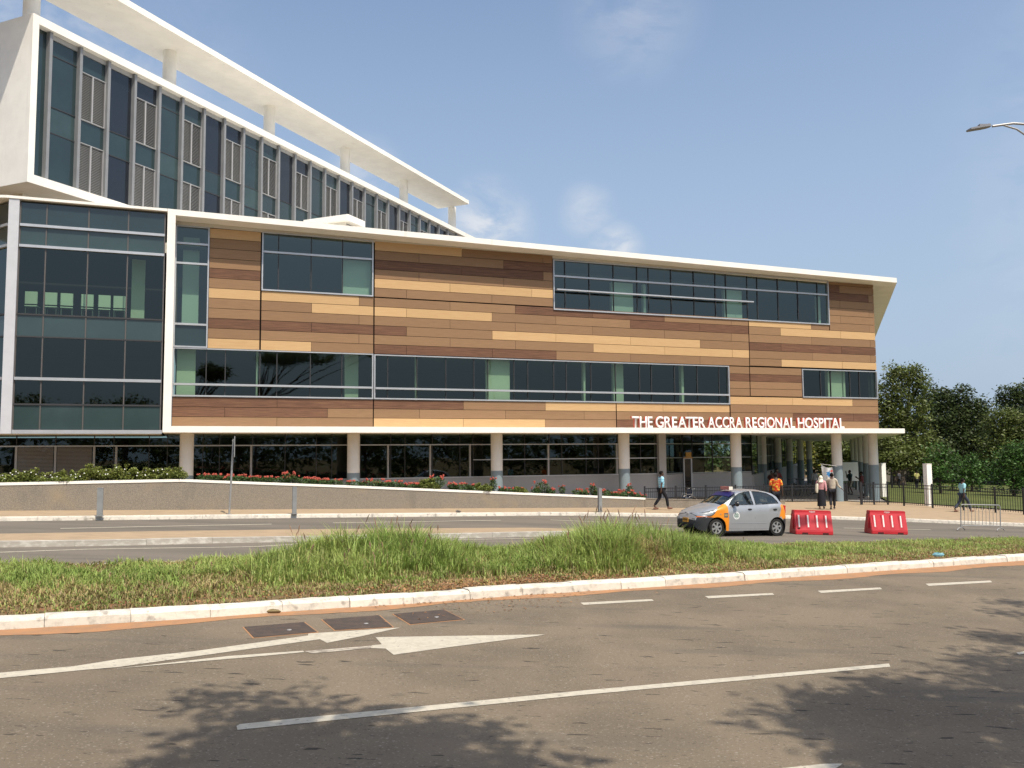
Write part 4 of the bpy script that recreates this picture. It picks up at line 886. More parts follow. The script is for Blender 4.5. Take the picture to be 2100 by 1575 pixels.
# ------------------------------------------------------------------ crowd barrier
x, y = G(1971, 1088); t = thing('crowd_barrier', 'galvanised steel crowd barrier with curved feet on the far road', 'barrier', (x, y, gz(x))); x2, y2 = G(2052, 1089)
L = math.hypot(x2-x, y2-y); t.rotation_euler = (0, math.atan2(gz(x)-gz(x2), L), math.atan2(y2-y, x2-x)); hh = V(1971, 1034.5, (x, y), (x+1, y))[2]-gz(x)
b = MB(); r = .08; pts = [(0, 0, .1), (0, 0, hh-r), (.03, 0, hh-.02), (r, 0, hh), (L-r, 0, hh), (L-.03, 0, hh-.02), (L, 0, hh-r), (L, 0, .1)]; b.tube(pts, .02, 8); b.build('frame', GALV, t, smooth=True)
b = MB(); b.tube([(0, 0, .19), (L, 0, .19)], .016, 8); b.build('rail', GALV, t)
for i in range(1, 11): b = MB(); b.tube([(L*i/11, 0, .19), (L*i/11, 0, hh-.01)], .009, 6); b.build('bar', GALV, t)
for xx in (0, L): b = MB(); b.tube([(xx-.26, -.12, .02), (xx-.17, -.08, .09), (xx, 0, .12), (xx+.17, .08, .09), (xx+.26, .12, .02)], .018, 8); b.build('foot', GALV, t, smooth=True)
# ------------------------------------------------------------------ chairs behind the corner glass
CHW = mat('white_plastic', (.88, .92, .84), .5)
ch0 = None; cl = ['white visitor chair behind the corner glass, leftmost of six', 'white visitor chair behind the corner glass, second of six from the left', 'white visitor chair behind the corner glass, third of six from the left', 'white visitor chair behind the corner glass, fourth of six from the left', 'white visitor chair behind the corner glass, fifth of six from the left', 'white visitor chair behind the corner glass, rightmost of six']
for i, px in enumerate((66, 106, 137, 180, 214, 246)):
    p = V(px, 640, FL(0, 1.0), FL(10, 1.0))
    if ch0 is None:
        ch0 = o = thing('visitor_chair', '', 'chair'); b = MB(); b.box((-.25, -.25, .43), (.25, .25, .47)); b.build('seat', CHW, o); b = MB(); b.prism([(-.24, -.25), (.24, -.25), (.26, -.22), (-.26, -.22)], .52, .98); b.build('backrest', CHW, o)
        b = MB(); b.box((-.30, -.2, .60), (-.26, .2, .63)); b.box((.26, -.2, .60), (.30, .2, .63)); b.build('armrest', DARKSEAL, o)
        for sx in (-.22, .22):
            for sy in (-.2, .2): b = MB(); b.box((sx-.012, sy-.012, 0), (sx+.012, sy+.012, .43)); b.build('leg', GALV, o)
    else: o = copy_tree(ch0)
    o.location = (p[0], p[1], 8.31); o.rotation_euler = (0, 0, FR+random.uniform(-.15, .15)); o['label'] = cl[i]; o['category'] = 'chair'; o['group'] = 'white chairs in the glazed corner bay'; o.scale = (.95, 1, 1.15)
# ------------------------------------------------------------------ banner, bicycles, wheelchair under the slab
p0, p1 = AT(1684, 952, 50.9), AT(1707, 958, 50.6)
t = thing('banner', 'white cloth banner with a blue, red and yellow emblem hung beside the last front column', 'banner', (p0[0], p0[1], 0))
b = MB(); nx_, nz_ = 10, 10
for i in range(nx_+1):
    for j in range(nz_+1):
        f, g = i/nx_, j/nz_; z = (p0[2]*(1-f)+p1[2]*f-.22*math.sin(f*math.pi)*(1-g)*.5)-g*1.02; b.v.append(((p1[0]-p0[0])*f+.12*g, (p1[1]-p0[1])*f+.05*math.sin(f*9+g*3), z))
for i in range(nx_):
    for j in range(nz_): k = i*(nz_+1)+j; b.f.append((k, k+1, k+nz_+2, k+nz_+1)); b.m.append(0)
b.build('cloth', mat('banner_white', (.72, .73, .72), .8), t, smooth=True)
cx, cz = (p1[0]-p0[0])*.62, (p0[2]+p1[2])/2-.48
def blob(c, pts, m, nm): b = MB(); b.quad(*[(c[0]+q[0], -.11+(p1[1]-p0[1])*.6, c[1]+q[1]) for q in pts]); b.build(nm, m, t)
blob((cx, cz), [(-.16, .1), (-.02, .12), (.02, .22), (.06, .05), (.14, -.02), (.05, -.1), (.0, -.22), (-.08, -.08), (-.2, -.05), (-.1, .0)], mat('banner_blue', (.03, .17, .38), .7), 'blue_mark')
blob((cx, cz), [(.06, .18), (.2, .24), (.24, .15), (.12, .12)], mat('banner_red', (.55, .05, .04), .7), 'red_mark'); blob((cx, cz), [(.04, -.2), (.16, -.16), (.2, -.28), (.08, -.3)], MATS['banner_red'], 'red_mark')
blob((cx, cz), [(.16, .04), (.24, .06), (.25, -.05), (.17, -.06)], mat('banner_yellow', (.65, .45, .05), .7), 'yellow_mark')
b = MB(); b.tube([(-.05, 0, p0[2]+.02), (p1[0]-p0[0]+.3, p1[1]-p0[1], p1[2]+.05)], .012, 6); b.build('cord', GALV, t)
def ring(b, c, r, rt, n=20, axis='y'):
    pts = [(c[0]+r*math.cos(6.2832*i/n), c[1], c[2]+r*math.sin(6.2832*i/n)) for i in range(n+1)]; b.tube(pts, rt, 6, cap=False)
bk = None
for i, (px, rz, lb) in enumerate(((1622, .9, 'dark bicycle parked nearest the side wall under the slab'), (1636, 1.05, 'dark bicycle parked in the middle of the row under the slab'), (1651, .8, 'dark bicycle parked nearest the open end of the row under the slab'))):
    x, y = AT(px, 1000, 57)[:2]
    if bk is None:
        bk = o = thing('bicycle', '', 'bicycle')
        for xx in (-.5, .5): b = MB(); ring(b, (xx, 0, .34), .33, .018); [b.tube([(xx, 0, .34), (xx+.33*math.cos(a*.785), 0, .34+.33*math.sin(a*.785))], .003, 4) for a in range(8)]; b.build('wheel', BLACK, o)
        b = MB(); [b.tube([p, q], .014, 6) for p, q in (((-.5, 0, .34), (-.05, 0, .32)), ((-.05, 0, .32), (.38, 0, .82)), ((-.2, 0, .82), (.38, 0, .85)), ((-.05, 0, .32), (-.22, 0, .92)), ((-.2, 0, .82), (-.5, 0, .34)), ((.5, 0, .34), (.36, 0, .95)))]; b.build('bicycle_frame', mat('bike_frame', (.10, .10, .12), .4, metal=.5), o)
        b = MB(); b.tube([(.30, -.28, .98), (.37, -.1, .98), (.37, .1, .98), (.30, .28, .98)], .012, 6); b.build('handlebar', GALV, o)
        b = MB(); b.ell((-.24, 0, .94), (.13, .07, .035), 5); b.build('saddle', BLACK, o)
    else: o = copy_tree(bk)
    o.location = (x, y, gz(x)+.17); o.rotation_euler = (0, 0, rz); o['label'] = lb; o['category'] = 'bicycle'; o['group'] = 'bicycles parked under the slab'; o.scale = (1.1, 1.1, 1.15)
x, y = AT(1409, 1010, 46.)[:2]; t = thing('wheelchair', 'dark blue folding wheelchair behind the fence by the entrance door', 'wheelchair', (x, y, -.55+.1), FR)
for yy in (-.28, .28): b = MB(); ring(b, (.12, yy, .3), .29, .014); [b.tube([(.12, yy, .3), (.12+.29*math.cos(a*.785), yy, .3+.29*math.sin(a*.785))], .003, 4) for a in range(8)]; b.build('wheel', GALV, t)
b = MB(); [b.tube(q, .012, 6) for yy in (-.24, .24) for q in ([(.15, yy, .2), (.2, yy, .95), (.32, yy, .97)], [(.18, yy, .68), (-.2, yy, .68), (-.25, yy, .2), (-.4, yy, .08)], [(.15, yy, .48), (-.24, yy, .48)])]; b.build('wheelchair_frame', GALV, t)
b = MB(); b.box((-.24, -.23, .48), (.16, .23, .52)); b.build('seat', mat('navy_cloth', (.02, .04, .09), .8), t); b = MB(); b.box((.15, -.23, .52), (.2, .23, .92)); b.build('backrest', MATS['navy_cloth'], t)
# big white box and wall seen through the colonnade
x, y, z = AT(1738, 974, 72); t = thing('signboard', 'plain white upright board beyond the colonnade', 'board', (x, y, 0)); b = MB(); zt = AT(1738, 948, 72)[2]; b.box((-1.1, 0, gz(x)+.9), (.95, .12, zt)); b.build('panel', WHITE, t)
for xx in (-.9, .8): b = MB(); b.box((xx-.04, .02, gz(x)), (xx+.04, .1, gz(x)+.9)); b.build('leg', GALV, t)
t = thing('white_post', 'short white post standing beyond the parked bicycles', 'post', (*AT(1629, 960, 95)[:2], 0)); b = MB(); b.box((-.45, -.2, -1.6), (.45, .2, AT(1629, 955, 95)[2])); b.build('shaft', LGREY, t); b = MB(); b.box((-.5, -.25, AT(1629, 955, 95)[2]), (.5, .25, AT(1629, 953, 95)[2])); b.build('cap', WHITE, t)
# ------------------------------------------------------------------ litter and stones
def small(nm, px, py, size, m, lb, cat, off=.15):
    x, y = G(px, py, off); b = MB(); b.ell((0, 0, size[2]*.5), (size[0]/2, size[1]/2, size[2]/2), 4)
    for i, v in enumerate(b.v): b.v[i] = (v[0]*(1+random.uniform(-.15, .15)), v[1], v[2]*(1+random.uniform(-.2, .2)))
    o = b.build(nm, m); o.location = (x, y, gz(x)+off-.01); tag(o, lb, cat)
small('stone', 940, 1050.5, (.22, .12, .09), mat('stone_grey', (.15, .13, .11), .9), 'small dark stone lying on the pavement in front of the planter wall', 'stone')
small('stone_slab', 1307, 1038.5, (.75, .3, .10), mat('stone_tan', (.42, .34, .24), .9), 'flat pale stone lying at the foot of the planter wall near its low end', 'stone')
small('bottle', 1925, 1141, (.32, .10, .10), mat('blue_plastic', (.15, .32, .36), .3), 'crushed pale blue plastic bottle lying in the dry grass at the right', 'bottle', .2)
small('grass_clump', 561, 1256, (.26, .1, .06), mat('dead_grass', (.20, .15, .07), .9), 'dead grass clump lying against the near kerb', 'grass clump', .01)
# ------------------------------------------------------------------ taxi
SILV = mat('silver_paint', (.40, .415, .43), .32, .5, metal=.45, coat=.6, var=.05, vscale=2)
ORNG = mat('orange_paint', (.80, .26, .012), .35, .5, coat=.5, var=.05, vscale=2)
BUMP = mat('black_bumper', (.028, .03, .032), .6, .4, var=.2, vscale=5)
CGL = glass('car_glass', (.55, .58, .56), .07, 0)
LAMPG = mat('headlamp_glass', (.26, .28, .28), .15, .8, coat=1)
AMB = mat('amber_lens', (.62, .16, .03), .25, .7)
RUB = mat('tyre_rubber', (.022, .021, .02), .85, .2)
RIM = mat('wheel_alloy', (.50, .50, .50), .3, .5, metal=.7)
def ip(x, t): return float(np.interp(x, [a for a, _ in t], [c for _, c in t]))
def sm(t, n=9): # smooth a profile
    xs_ = np.linspace(t[0][0], t[-1][0], 120); ys_ = np.interp(xs_, [a for a, _ in t], [c for _, c in t])
    for _ in range(n): ys_[1:-1] = (ys_[:-2]+2*ys_[1:-1]+ys_[2:])/4
    return list(zip(xs_, ys_))
TOP = sm([(0, .52), (.04, .66), (.12, .73), (.4, .86), (.62, .93), (.84, .985), (1.2, 1.20), (1.5, 1.385), (1.72, 1.455), (2.1, 1.49), (2.6, 1.475), (2.95, 1.42), (3.2, 1.30), (3.33, 1.12), (3.44, .93), (3.5, .62)], 5)
BELT = sm([(0, .50), (.1, .66), (.4, .77), (.84, .925), (1.15, .955), (2.1, .985), (3.0, 1.04), (3.3, 1.03), (3.42, .9), (3.5, .6)])
WID = sm([(0, .50), (.05, .58), (.2, .68), (.5, .735), (.9, .75), (2.7, .75), (3.1, .735), (3.35, .69), (3.46, .63), (3.5, .56)], 3)
WR = sm([(0, .42), (.2, .58), (.84, .62), (1.5, .545), (2.0, .535), (2.8, .525), (3.2, .50), (3.5, .48)])
BOT = sm([(0, .30), (.08, .20), (.3, .17), (3.2, .19), (3.45, .24), (3.5, .34)], 2)
NS = 150; xs_ = [3.5*(i/NS) for i in range(NS+1)]
WH = ((.68, .275), (3.02, .275)); RA = .335
def section(x):
    w, wr = ip(x, WID), ip(x, WR); zt, zb, bt = ip(x, TOP), ip(x, BOT), ip(x, BELT); bt = min(bt, zt-.035)
    for cx_, cz_ in WH:
        d = RA*RA-(x-cx_)**2
        if d > 0: zb = max(zb, cz_+math.sqrt(d))
    pts = []
    for j in range(13):
        t = j/12; z = zb+(bt-zb)*t; a = max(0, (.45-z))*.12; q = (z-zb)/(max(.1, bt-zb)); s = .022*math.exp(-((z-.80)/.03)**2)*(1 if .9 < x < 3.2 else 0)
        y = w-a*.6-.05*max(0, q-.72)/.28*max(0, q-.72)/.28+.004; pts.append((x, y-s*.25, z))
    ze = zt-.055*(1 if x > 1.2 else .5+.5*x/1.2); ze = max(ze, bt+.012); y0 = pts[-1][1]
    for j in range(1, 15):
        t = j/14; y = y0+(wr-y0)*t**1.15; z = bt+(ze-bt)*t; pts.append((x, y, z))
    for j in range(1, 8):
        t = j/7; pts.append((x, wr*(1-t), ze+(zt-ze)*(1-(1-t)**2.2)))
    return pts
secs = [section(x) for x in xs_]; NP = len(secs[0])
def inpoly(x, z, P):
    c = False; j = len(P)-1
    for i in range(len(P)):
        if (P[i][1] > z) != (P[j][1] > z) and x < (P[j][0]-P[i][0])*(z-P[i][1])/(P[j][1]-P[i][1])+P[i][0]: c = not c
        j = i
    return c
WF = [(1.17, .985), (1.30, 1.13), (1.48, 1.27), (1.64, 1.355), (1.85, 1.405), (2.05, 1.42), (2.10, 1.005)]
WB = [(2.19, 1.01), (2.155, 1.42), (2.45, 1.41), (2.72, 1.37), (2.95, 1.27), (3.08, 1.13), (3.11, 1.05)]
ORF = [(.56, .70), (.66, .83), (.84, .99), (1.06, 1.02), (1.10, .9), (1.13, .1), (.9, .1), (.70, .3), (.68, .60), (.5, .60), (.42, .60)]
HLP = [(.07, .645), (.10, .70), (.30, .77), (.62, .835), (.58, .75), (.48, .66), (.36, .63)]
AMP = [(.03, .60), (.05, .65), (.36, .635), (.44, .66), (.42, .595)]
ORR = [(3.10, .60), (3.19, .86), (3.17, 1.01), (3.6, 1.01), (3.6, .52), (3.34, .50), (3.2, .62)]
OB = [MB() for _ in range(6)]     # body fender bumper glass headlight amber
for i in range(NS):
    for j in range(NP-1):
        q = [secs[i][j], secs[i+1][j], secs[i+1][j+1], secs[i][j+1]]; cx_ = sum(p[0] for p in q)/4; cz_ = sum(p[2] for p in q)/4
        k = 0
        if j < 12:
            if (cx_ < .66 and cz_ < .61-.05*max(0, cx_-.35)) or (cx_ > 3.30 and cz_ < .56): k = 2
            elif inpoly(cx_, cz_, ORF) or inpoly(cx_, cz_, ORR): k = 1
            if cx_ < .012: k = 2
        elif j < 26:
            if inpoly(cx_, cz_, WF) or inpoly(cx_, cz_, WB): continue
            if inpoly(cx_, cz_, ORF): k = 1
            if inpoly(cx_, cz_, [(3.17, .9), (3.17, 1.01), (3.6, 1.01), (3.6, .9)]): k = 1
        else:
            if .90 < cx_ < 1.50: k = 3
            if 3.16 < cx_ < 3.36: k = 3
        if j >= 14 and j < 26 and .90 < cx_ < 1.5 and not (k == 1):
            k = 0 if j < 24 else 3
        for sgn in (1, -1): OB[k].quad(*[(p[0], p[1]*sgn, p[2]) for p in q])
# nose and tail caps
for sct, kk in ((secs[0], 2), (secs[-1], 0)):
    for j in range(NP-1): a, c = sct[j], sct[j+1]; OB[kk].quad((a[0], a[1], a[2]), (c[0], c[1], c[2]), (c[0], -c[1], c[2]), (a[0], -a[1], a[2]))
fw_, rw_ = Vector(G(1466, 1101)), Vector(G(1596, 1099.3)); mid_ = (fw_+rw_)/2; dv = (rw_-fw_).normalized(); rzt = math.atan2(dv.y, dv.x)
nv = Vector((-dv.y, dv.x)); org = mid_-dv*1.85+nv*.70
TX = thing('taxi', 'silver hatchback taxi with orange front and rear fenders and black bumpers, parked facing left', 'car', (org.x, org.y, gz(org.x)))
TX.rotation_euler = (-math.atan(SL*(-nv.x))*-1*0, math.atan(SL*dv.x), rzt)
def lens(P, nm, m, sgn, o_=.007):
    cx_, cz_ = sum(p[0] for p in P)/len(P), sum(p[1] for p in P)/len(P); b = MB(); n = len(P); K = 5
    for i in range(n):
        A_, B_ = P[i], P[(i+1) % n]
        for k in range(K):
            f0, f1 = k/K, (k+1)/K; q = [(cx_+(p[0]-cx_)*f, cz_+(p[1]-cz_)*f) for p, f in ((A_, f0), (A_, f1), (B_, f1), (B_, f0))]
            b.quad(*[(x-.006, sgn*surf(x, z, o_*(1.-.6*(f > .99))), z) for (x, z), f in zip(q, (f0, f1, f1, f0))])
    b.build(nm, m, TX, smooth=True)
    if nm == 'headlight':
        b = MB(); b.tube([(x-.008, sgn*surf(x, z, .006), z) for x, z in P+[P[0]]], .010, 5, cap=False); b.build('lamp_trim', DARKSEAL, TX)
names = [('body', SILV), ('fender', ORNG), ('bumper', BUMP), ('windscreen', CGL), ('headlight', LAMPG), ('indicator', AMB)]
def split(ob, nm, m):
    if nm not in ('fender', 'bumper', 'windscreen', 'headlight', 'indicator'): return ob.build(nm, m, TX, smooth=True)
    gr = {}
    for f in ob.f:
        c = sum((Vector(ob.v[i]) for i in f), Vector((0, 0, 0)))/len(f); k = (c.x > 1.75, (c.y > 0) if nm not in ('bumper', 'windscreen') else 0)
        if nm == 'windscreen' and abs(c.y) > .53 and c.x < 1.6: k = (0, 'q', c.y > 0)
        gr.setdefault(k, MB()).quad(*[ob.v[i] for i in f])
    for g in gr.values(): g.build(nm, m, TX, smooth=True)
for ob, (nm, m) in zip(OB, names): split(ob, nm, m)
def surf(x, z, o=.0):     # point on the near side of the shell
    sct = section(x)
    for j in range(NP-1):
        if sct[j][2] <= z <= sct[j+1][2] and sct[j+1][2] > sct[j][2]:
            t = (z-sct[j][2])/(sct[j+1][2]-sct[j][2]); return sct[j][1]+(sct[j+1][1]-sct[j][1])*t+o
    return sct[12][1]+o
for sgn in (1, -1): lens([(.075, .635), (.10, .70), (.24, .745), (.42, .785), (.60, .83), (.60, .76), (.50, .67), (.38, .635)], 'headlight', LAMPG, sgn); lens([(.05, .595), (.07, .635), (.38, .635), (.46, .66), (.44, .60)], 'indicator', AMB, sgn)
for P, nm in ((WF, 'side_window'), (WB, 'side_window')):
    cx_, cz_ = sum(p[0] for p in P)/len(P), sum(p[1] for p in P)/len(P)
    for sgn in (1, -1):
        b = MB(); Q = [(cx_+(x-cx_)*1.03, cz_+(z-cz_)*1.03) for x, z in P]; b.quad(*[(x, sgn*(surf(x, z)-.004), z) for x, z in Q]); b.build(nm, CGL, TX)
        b = MB(); b.tube([(x, sgn*(surf(x, z)+.001), z) for x, z in P+[P[0]]], .011, 5, cap=False); b.build('window_trim', DARKSEAL, TX)
for sgn in (-1, 1):
    def line(pts, r=.004): b = MB(); b.tube([(x, sgn*(surf(x, z)-.001), z) for x, z in pts], r, 4); b.build('door_gap', DARKSEAL, TX)
    line([(1.13, .24), (1.12, .6), (1.11, .93)]); line([(2.13, .24), (2.13, .6), (2.14, .98)]); line([(1.13, .24), (2.13, .23), (2.68, .24)]); line([(2.68, .24), (2.8, .5), (3.0, .66), (3.13, .86), (3.13, 1.03)])
    b = MB(); b.tube([(x, sgn*(surf(x, .42)+.002), .42) for x in (1.2, 1.6, 2.0, 2.6)], .006, 4); b.build('door_crease', SILV, TX)
    for xx in (1.93, 2.93): b = MB(); b.ell((xx, sgn*(surf(xx, .855)+.006), .855), (.085, .02, .03), 6); b.build('door_handle', BLACK, TX)
    b = MB(); b.ell((1.36, sgn*.84, 1.03), (.07, .10, .085), 7); b.tube([(1.27, sgn*.70, .97), (1.34, sgn*.80, 1.0)], .03, 6); b.build('wing_mirror', mat('gloss_black', (.02, .02, .02), .2, .6), TX, smooth=True)
    for cx_, cz_ in WH:
        wl = bpy.data.objects.new('wheel', None); SC.collection.objects.link(wl); wl.parent = TX; y0 = sgn*.70
        f = lambda r, h: (r, y0+sgn*h)
        b = MB(); b.lathe([f(.19, -.17), f(.255, -.17), f(.275, -.14), f(.28, -.06), f(.275, -.01), f(.262, .012), f(.20, .016), f(.187, .0), f(.187, -.17)], (cx_, 0, cz_), 36, axis='y'); b.build('tyre', RUB, wl, smooth=True)
        b = MB(); b.lathe([f(.188, .010), f(.175, .012), f(.165, -.01), f(.165, -.06), f(.0, -.07)], (cx_, 0, cz_), 32, axis='y'); b.build('rim_barrel', mat('rim_dark', (.05, .05, .05), .6), wl)
        b = MB(); b.lathe([f(.190, .004), f(.186, .018), f(.172, .018), f(.162, .0)], (cx_, 0, cz_), 32, axis='y'); b.lathe([f(.05, -.01), f(.045, .014), f(.0, .018)], (cx_, 0, cz_), 16, axis='y')
        for s in range(6):
            a = s*math.pi/3+.3; ca, sa_ = math.cos(a), math.sin(a); pts = []
            for r_, w_ in ((.03, .034), (.10, .026), (.172, .045)):
                for q in (-1, 1): pts.append((cx_+ca*r_-sa_*w_*q, y0+sgn*.012, cz_+sa_*r_+ca*w_*q))
            b.quad(pts[0], pts[2], pts[3], pts[1]); b.quad(pts[2], pts[4], pts[5], pts[3])
        b.build('rim', RIM, wl)
        b = MB(); b.lathe([(RA+.0, y0+sgn*.02), (RA-.002, y0-sgn*.45)], (cx_, 0, cz_), 30, axis='y')
        b.build('wheel_arch', INTD, wl)
b = MB(); b.box((.3, -.66, .2), (3.3, .66, .24)); b.build('floor_pan', INTD, TX)
for xx, w in ((1.55, 0), (2.5, 1)):
    for sgn in (-1, 1):
        st = bpy.data.objects.new('seat', None); SC.collection.objects.link(st); st.parent = TX; c = sgn*.33
        b = MB(); b.box((xx, c-.24, .35), (xx+.48, c+.24, .55)); b.build('cushion', mat('seat_cloth', (.035, .035, .038), .9), st)
        b = MB(); b.prism([(xx+.42, c-.24), (xx+.56, c-.24), (xx+.56, c+.24), (xx+.42, c+.24)], .5, 1.06); b.ell((xx+.53, c, 1.17), (.06, .13, .10), 6); b.build('seat_back', MATS['seat_cloth'], st)
b = MB(); b.box((.95, -.62, .75), (1.25, .62, .93)); b.build('dashboard', MATS['seat_cloth'], TX)
b = MB(); ring(b, (1.38, .33, .93), .17, .014, axis='y'); b.build('steering_wheel', BLACK, TX)
b = MB(); b.quad((1.05, -.3, .955), (1.3, -.3, .955), (1.3, .1, .955), (1.05, .1, .955)); b.build('dash_papers', PETW, TX)
b = MB(); b.box((1.50, -.24, 1.455), (1.62, .24, 1.56)); b.build('roof_sign', mat('roof_sign_pale', (.60, .20, .15), .5), TX)
b = MB(); b.box((1.49, -.246, 1.457), (1.63, -.241, 1.562)); b.build('roof_sign_end', mat('roof_sign_red', (.78, .70, .58), .5), TX)
# blue sun strip along the top of the windscreen
b = MB()
for i in range(12):
    y0, y1 = -.5+i/12., -.5+(i+1)/12.
    zc = lambda y, x: ip(x, TOP)-.04*(abs(y)/.55)**2.2+.012
    b.quad((1.30, y0, zc(y0, 1.30)), (1.30, y1, zc(y1, 1.30)), (1.545, y1, zc(y1, 1.545)), (1.545, y0, zc(y0, 1.545)))
b.build('sun_strip', mat('navy_strip', (.012, .012, .085), .35), TX)
b = MB(); b.tube([(.93, -.05, 1.035), (1.0, .45, 1.08)], .008, 4); b.tube([(.92, -.55, 1.02), (.98, -.1, 1.075)], .008, 4); b.build('wiper', BLACK, TX)
# number plate, fog lamps, grille, door emblem, side sticker
b = MB(); b.box((-.022, -.15, .42), (-.004, .15, .56)); b.build('number_plate', mat('plate_amber', (.62, .30, .03), .5), TX)
b = MB()
for yy, ww in ((-.11, .03), (-.06, .03), (-.01, .045), (.05, .03), (.10, .03)):
    b.box((-.026, yy-ww/2, .455), (-.0225, yy-ww/2+.008, .525)); b.box((-.026, yy+ww/2-.008, .455), (-.0225, yy+ww/2, .525)); b.box((-.026, yy-ww/2, .515), (-.0225, yy+ww/2, .525)); b.box((-.026, yy-ww/2, .485), (-.0225, yy+ww/2, .492))
b.build('plate_lettering', BLACK, TX)
b = MB(); b.box((-.012, -.40, .27), (0, .40, .37)); b.build('grille', INTD, TX)
for sgn in (-1, 1): b = MB(); b.box((.0, sgn*.43-.09, .50), (.06, sgn*.43+.09, .56)); b.build('fog_lamp', LAMPG, TX)
b = MB(); b.lathe([(.0, 0), (.035, 0), (.04, -.01)], (0, 0, 0), 12); o = b.build('bonnet_badge', GALV, TX); o.location = (.06, 0, .70); o.rotation_euler = (0, -1.0, 0)
def disc(r0, r1, x, z, off, m, nm, n=28, sx=1.):
    b = MB()
    for i in range(n):
        a, c = 6.2832*i/n, 6.2832*(i+1)/n; q = [(x+r*math.cos(t)*sx, z+r*math.sin(t)) for r, t in ((r0, a), (r1, a), (r1, c), (r0, c))]
        b.quad(*[(px, -surf(px, pz)-off, pz) for px, pz in q])
    b.build(nm, m, TX)
disc(0, .118, 1.40, .66, .004, mat('emblem_green', (.10, .20, .16), .5), 'door_emblem'); disc(.098, .12, 1.40, .66, .006, SIGNW, 'emblem_ring'); disc(.0, .092, 1.40, .66, .0055, mat('emblem_pale', (.40, .46, .42), .5), 'emblem_field')
b = MB()
for k in range(3):   # three interlaced strokes of the emblem
    x0 = 1.345+k*.055; r = .024
    for i in range(10):
        a, c = .6+5.2*i/10, .6+5.2*(i+1)/10; q = [(x0+rr*math.cos(t), .66+rr*1.8*math.sin(t)) for rr, t in ((r*.62, a), (r, a), (r, c), (r*.62, c))]
        b.quad(*[(px, -surf(px, pz)-.008, pz) for px, pz in q])
b.build('emblem_letters', mat('emblem_dark', (.03, .08, .06), .5), TX)
b = MB(); q = [(.93, .60), (1.08, .60), (1.08, .74), (.93, .74)]; b.quad(*[(x, -surf(x, z)-.004, z) for x, z in q]); b.build('side_sticker', mat('sticker_dark', (.10, .10, .10), .5), TX)
b = MB()
for xx in (.955, .985, 1.015, 1.045): b.quad(*[(x, -surf(x, z)-.007, z) for x, z in ((xx-.009, .64), (xx+.009, .64), (xx+.009, .70), (xx-.009, .70))])
b.build('sticker_digits', mat('sticker_amber', (.5, .35, .12), .5), TX)
b = MB(); b.ell((.80, -surf(.80, .70)-.002, .70), (.03, .008, .012), 5); b.build('side_repeater', LAMPG, TX)
b = MB(); b.box((3.36, -.655, .72), (3.425, -.52, .98)); b.box((3.36, .52, .72), (3.425, .655, .98)); b.build('tail_light', mat('tail_red', (.5, .02, .02), .3), TX)
# ------------------------------------------------------------------ people
def skin_mesh(name, verts, edges, rad, m, par, root=0, lvl=2):
    me = bpy.data.meshes.new(name); me.from_pydata(verts, edges, []); o = bpy.data.objects.new(name, me); SC.collection.objects.link(o)
    s = o.modifiers.new('s', 'SKIN'); s.use_smooth_shade = True; o.modifiers.new('d', 'SUBSURF').levels = lvl; o.modifiers['d'].render_levels = lvl
    for i, v in enumerate(me.skin_vertices[0].data): v.radius = rad[i] if isinstance(rad[i], tuple) else (rad[i], rad[i]); v.use_root = (i == root)
    bpy.context.view_layer.update(); ev = o.evaluated_get(bpy.context.evaluated_depsgraph_get()); m2 = bpy.data.meshes.new_from_object(ev); bpy.data.objects.remove(o)
    m2.materials.append(m); return link(name, m2, par)
SKIN = mat('dark_skin', (.085, .045, .028), .5, .4)
HAIR = mat('black_hair', (.012, .010, .009), .9, .1)
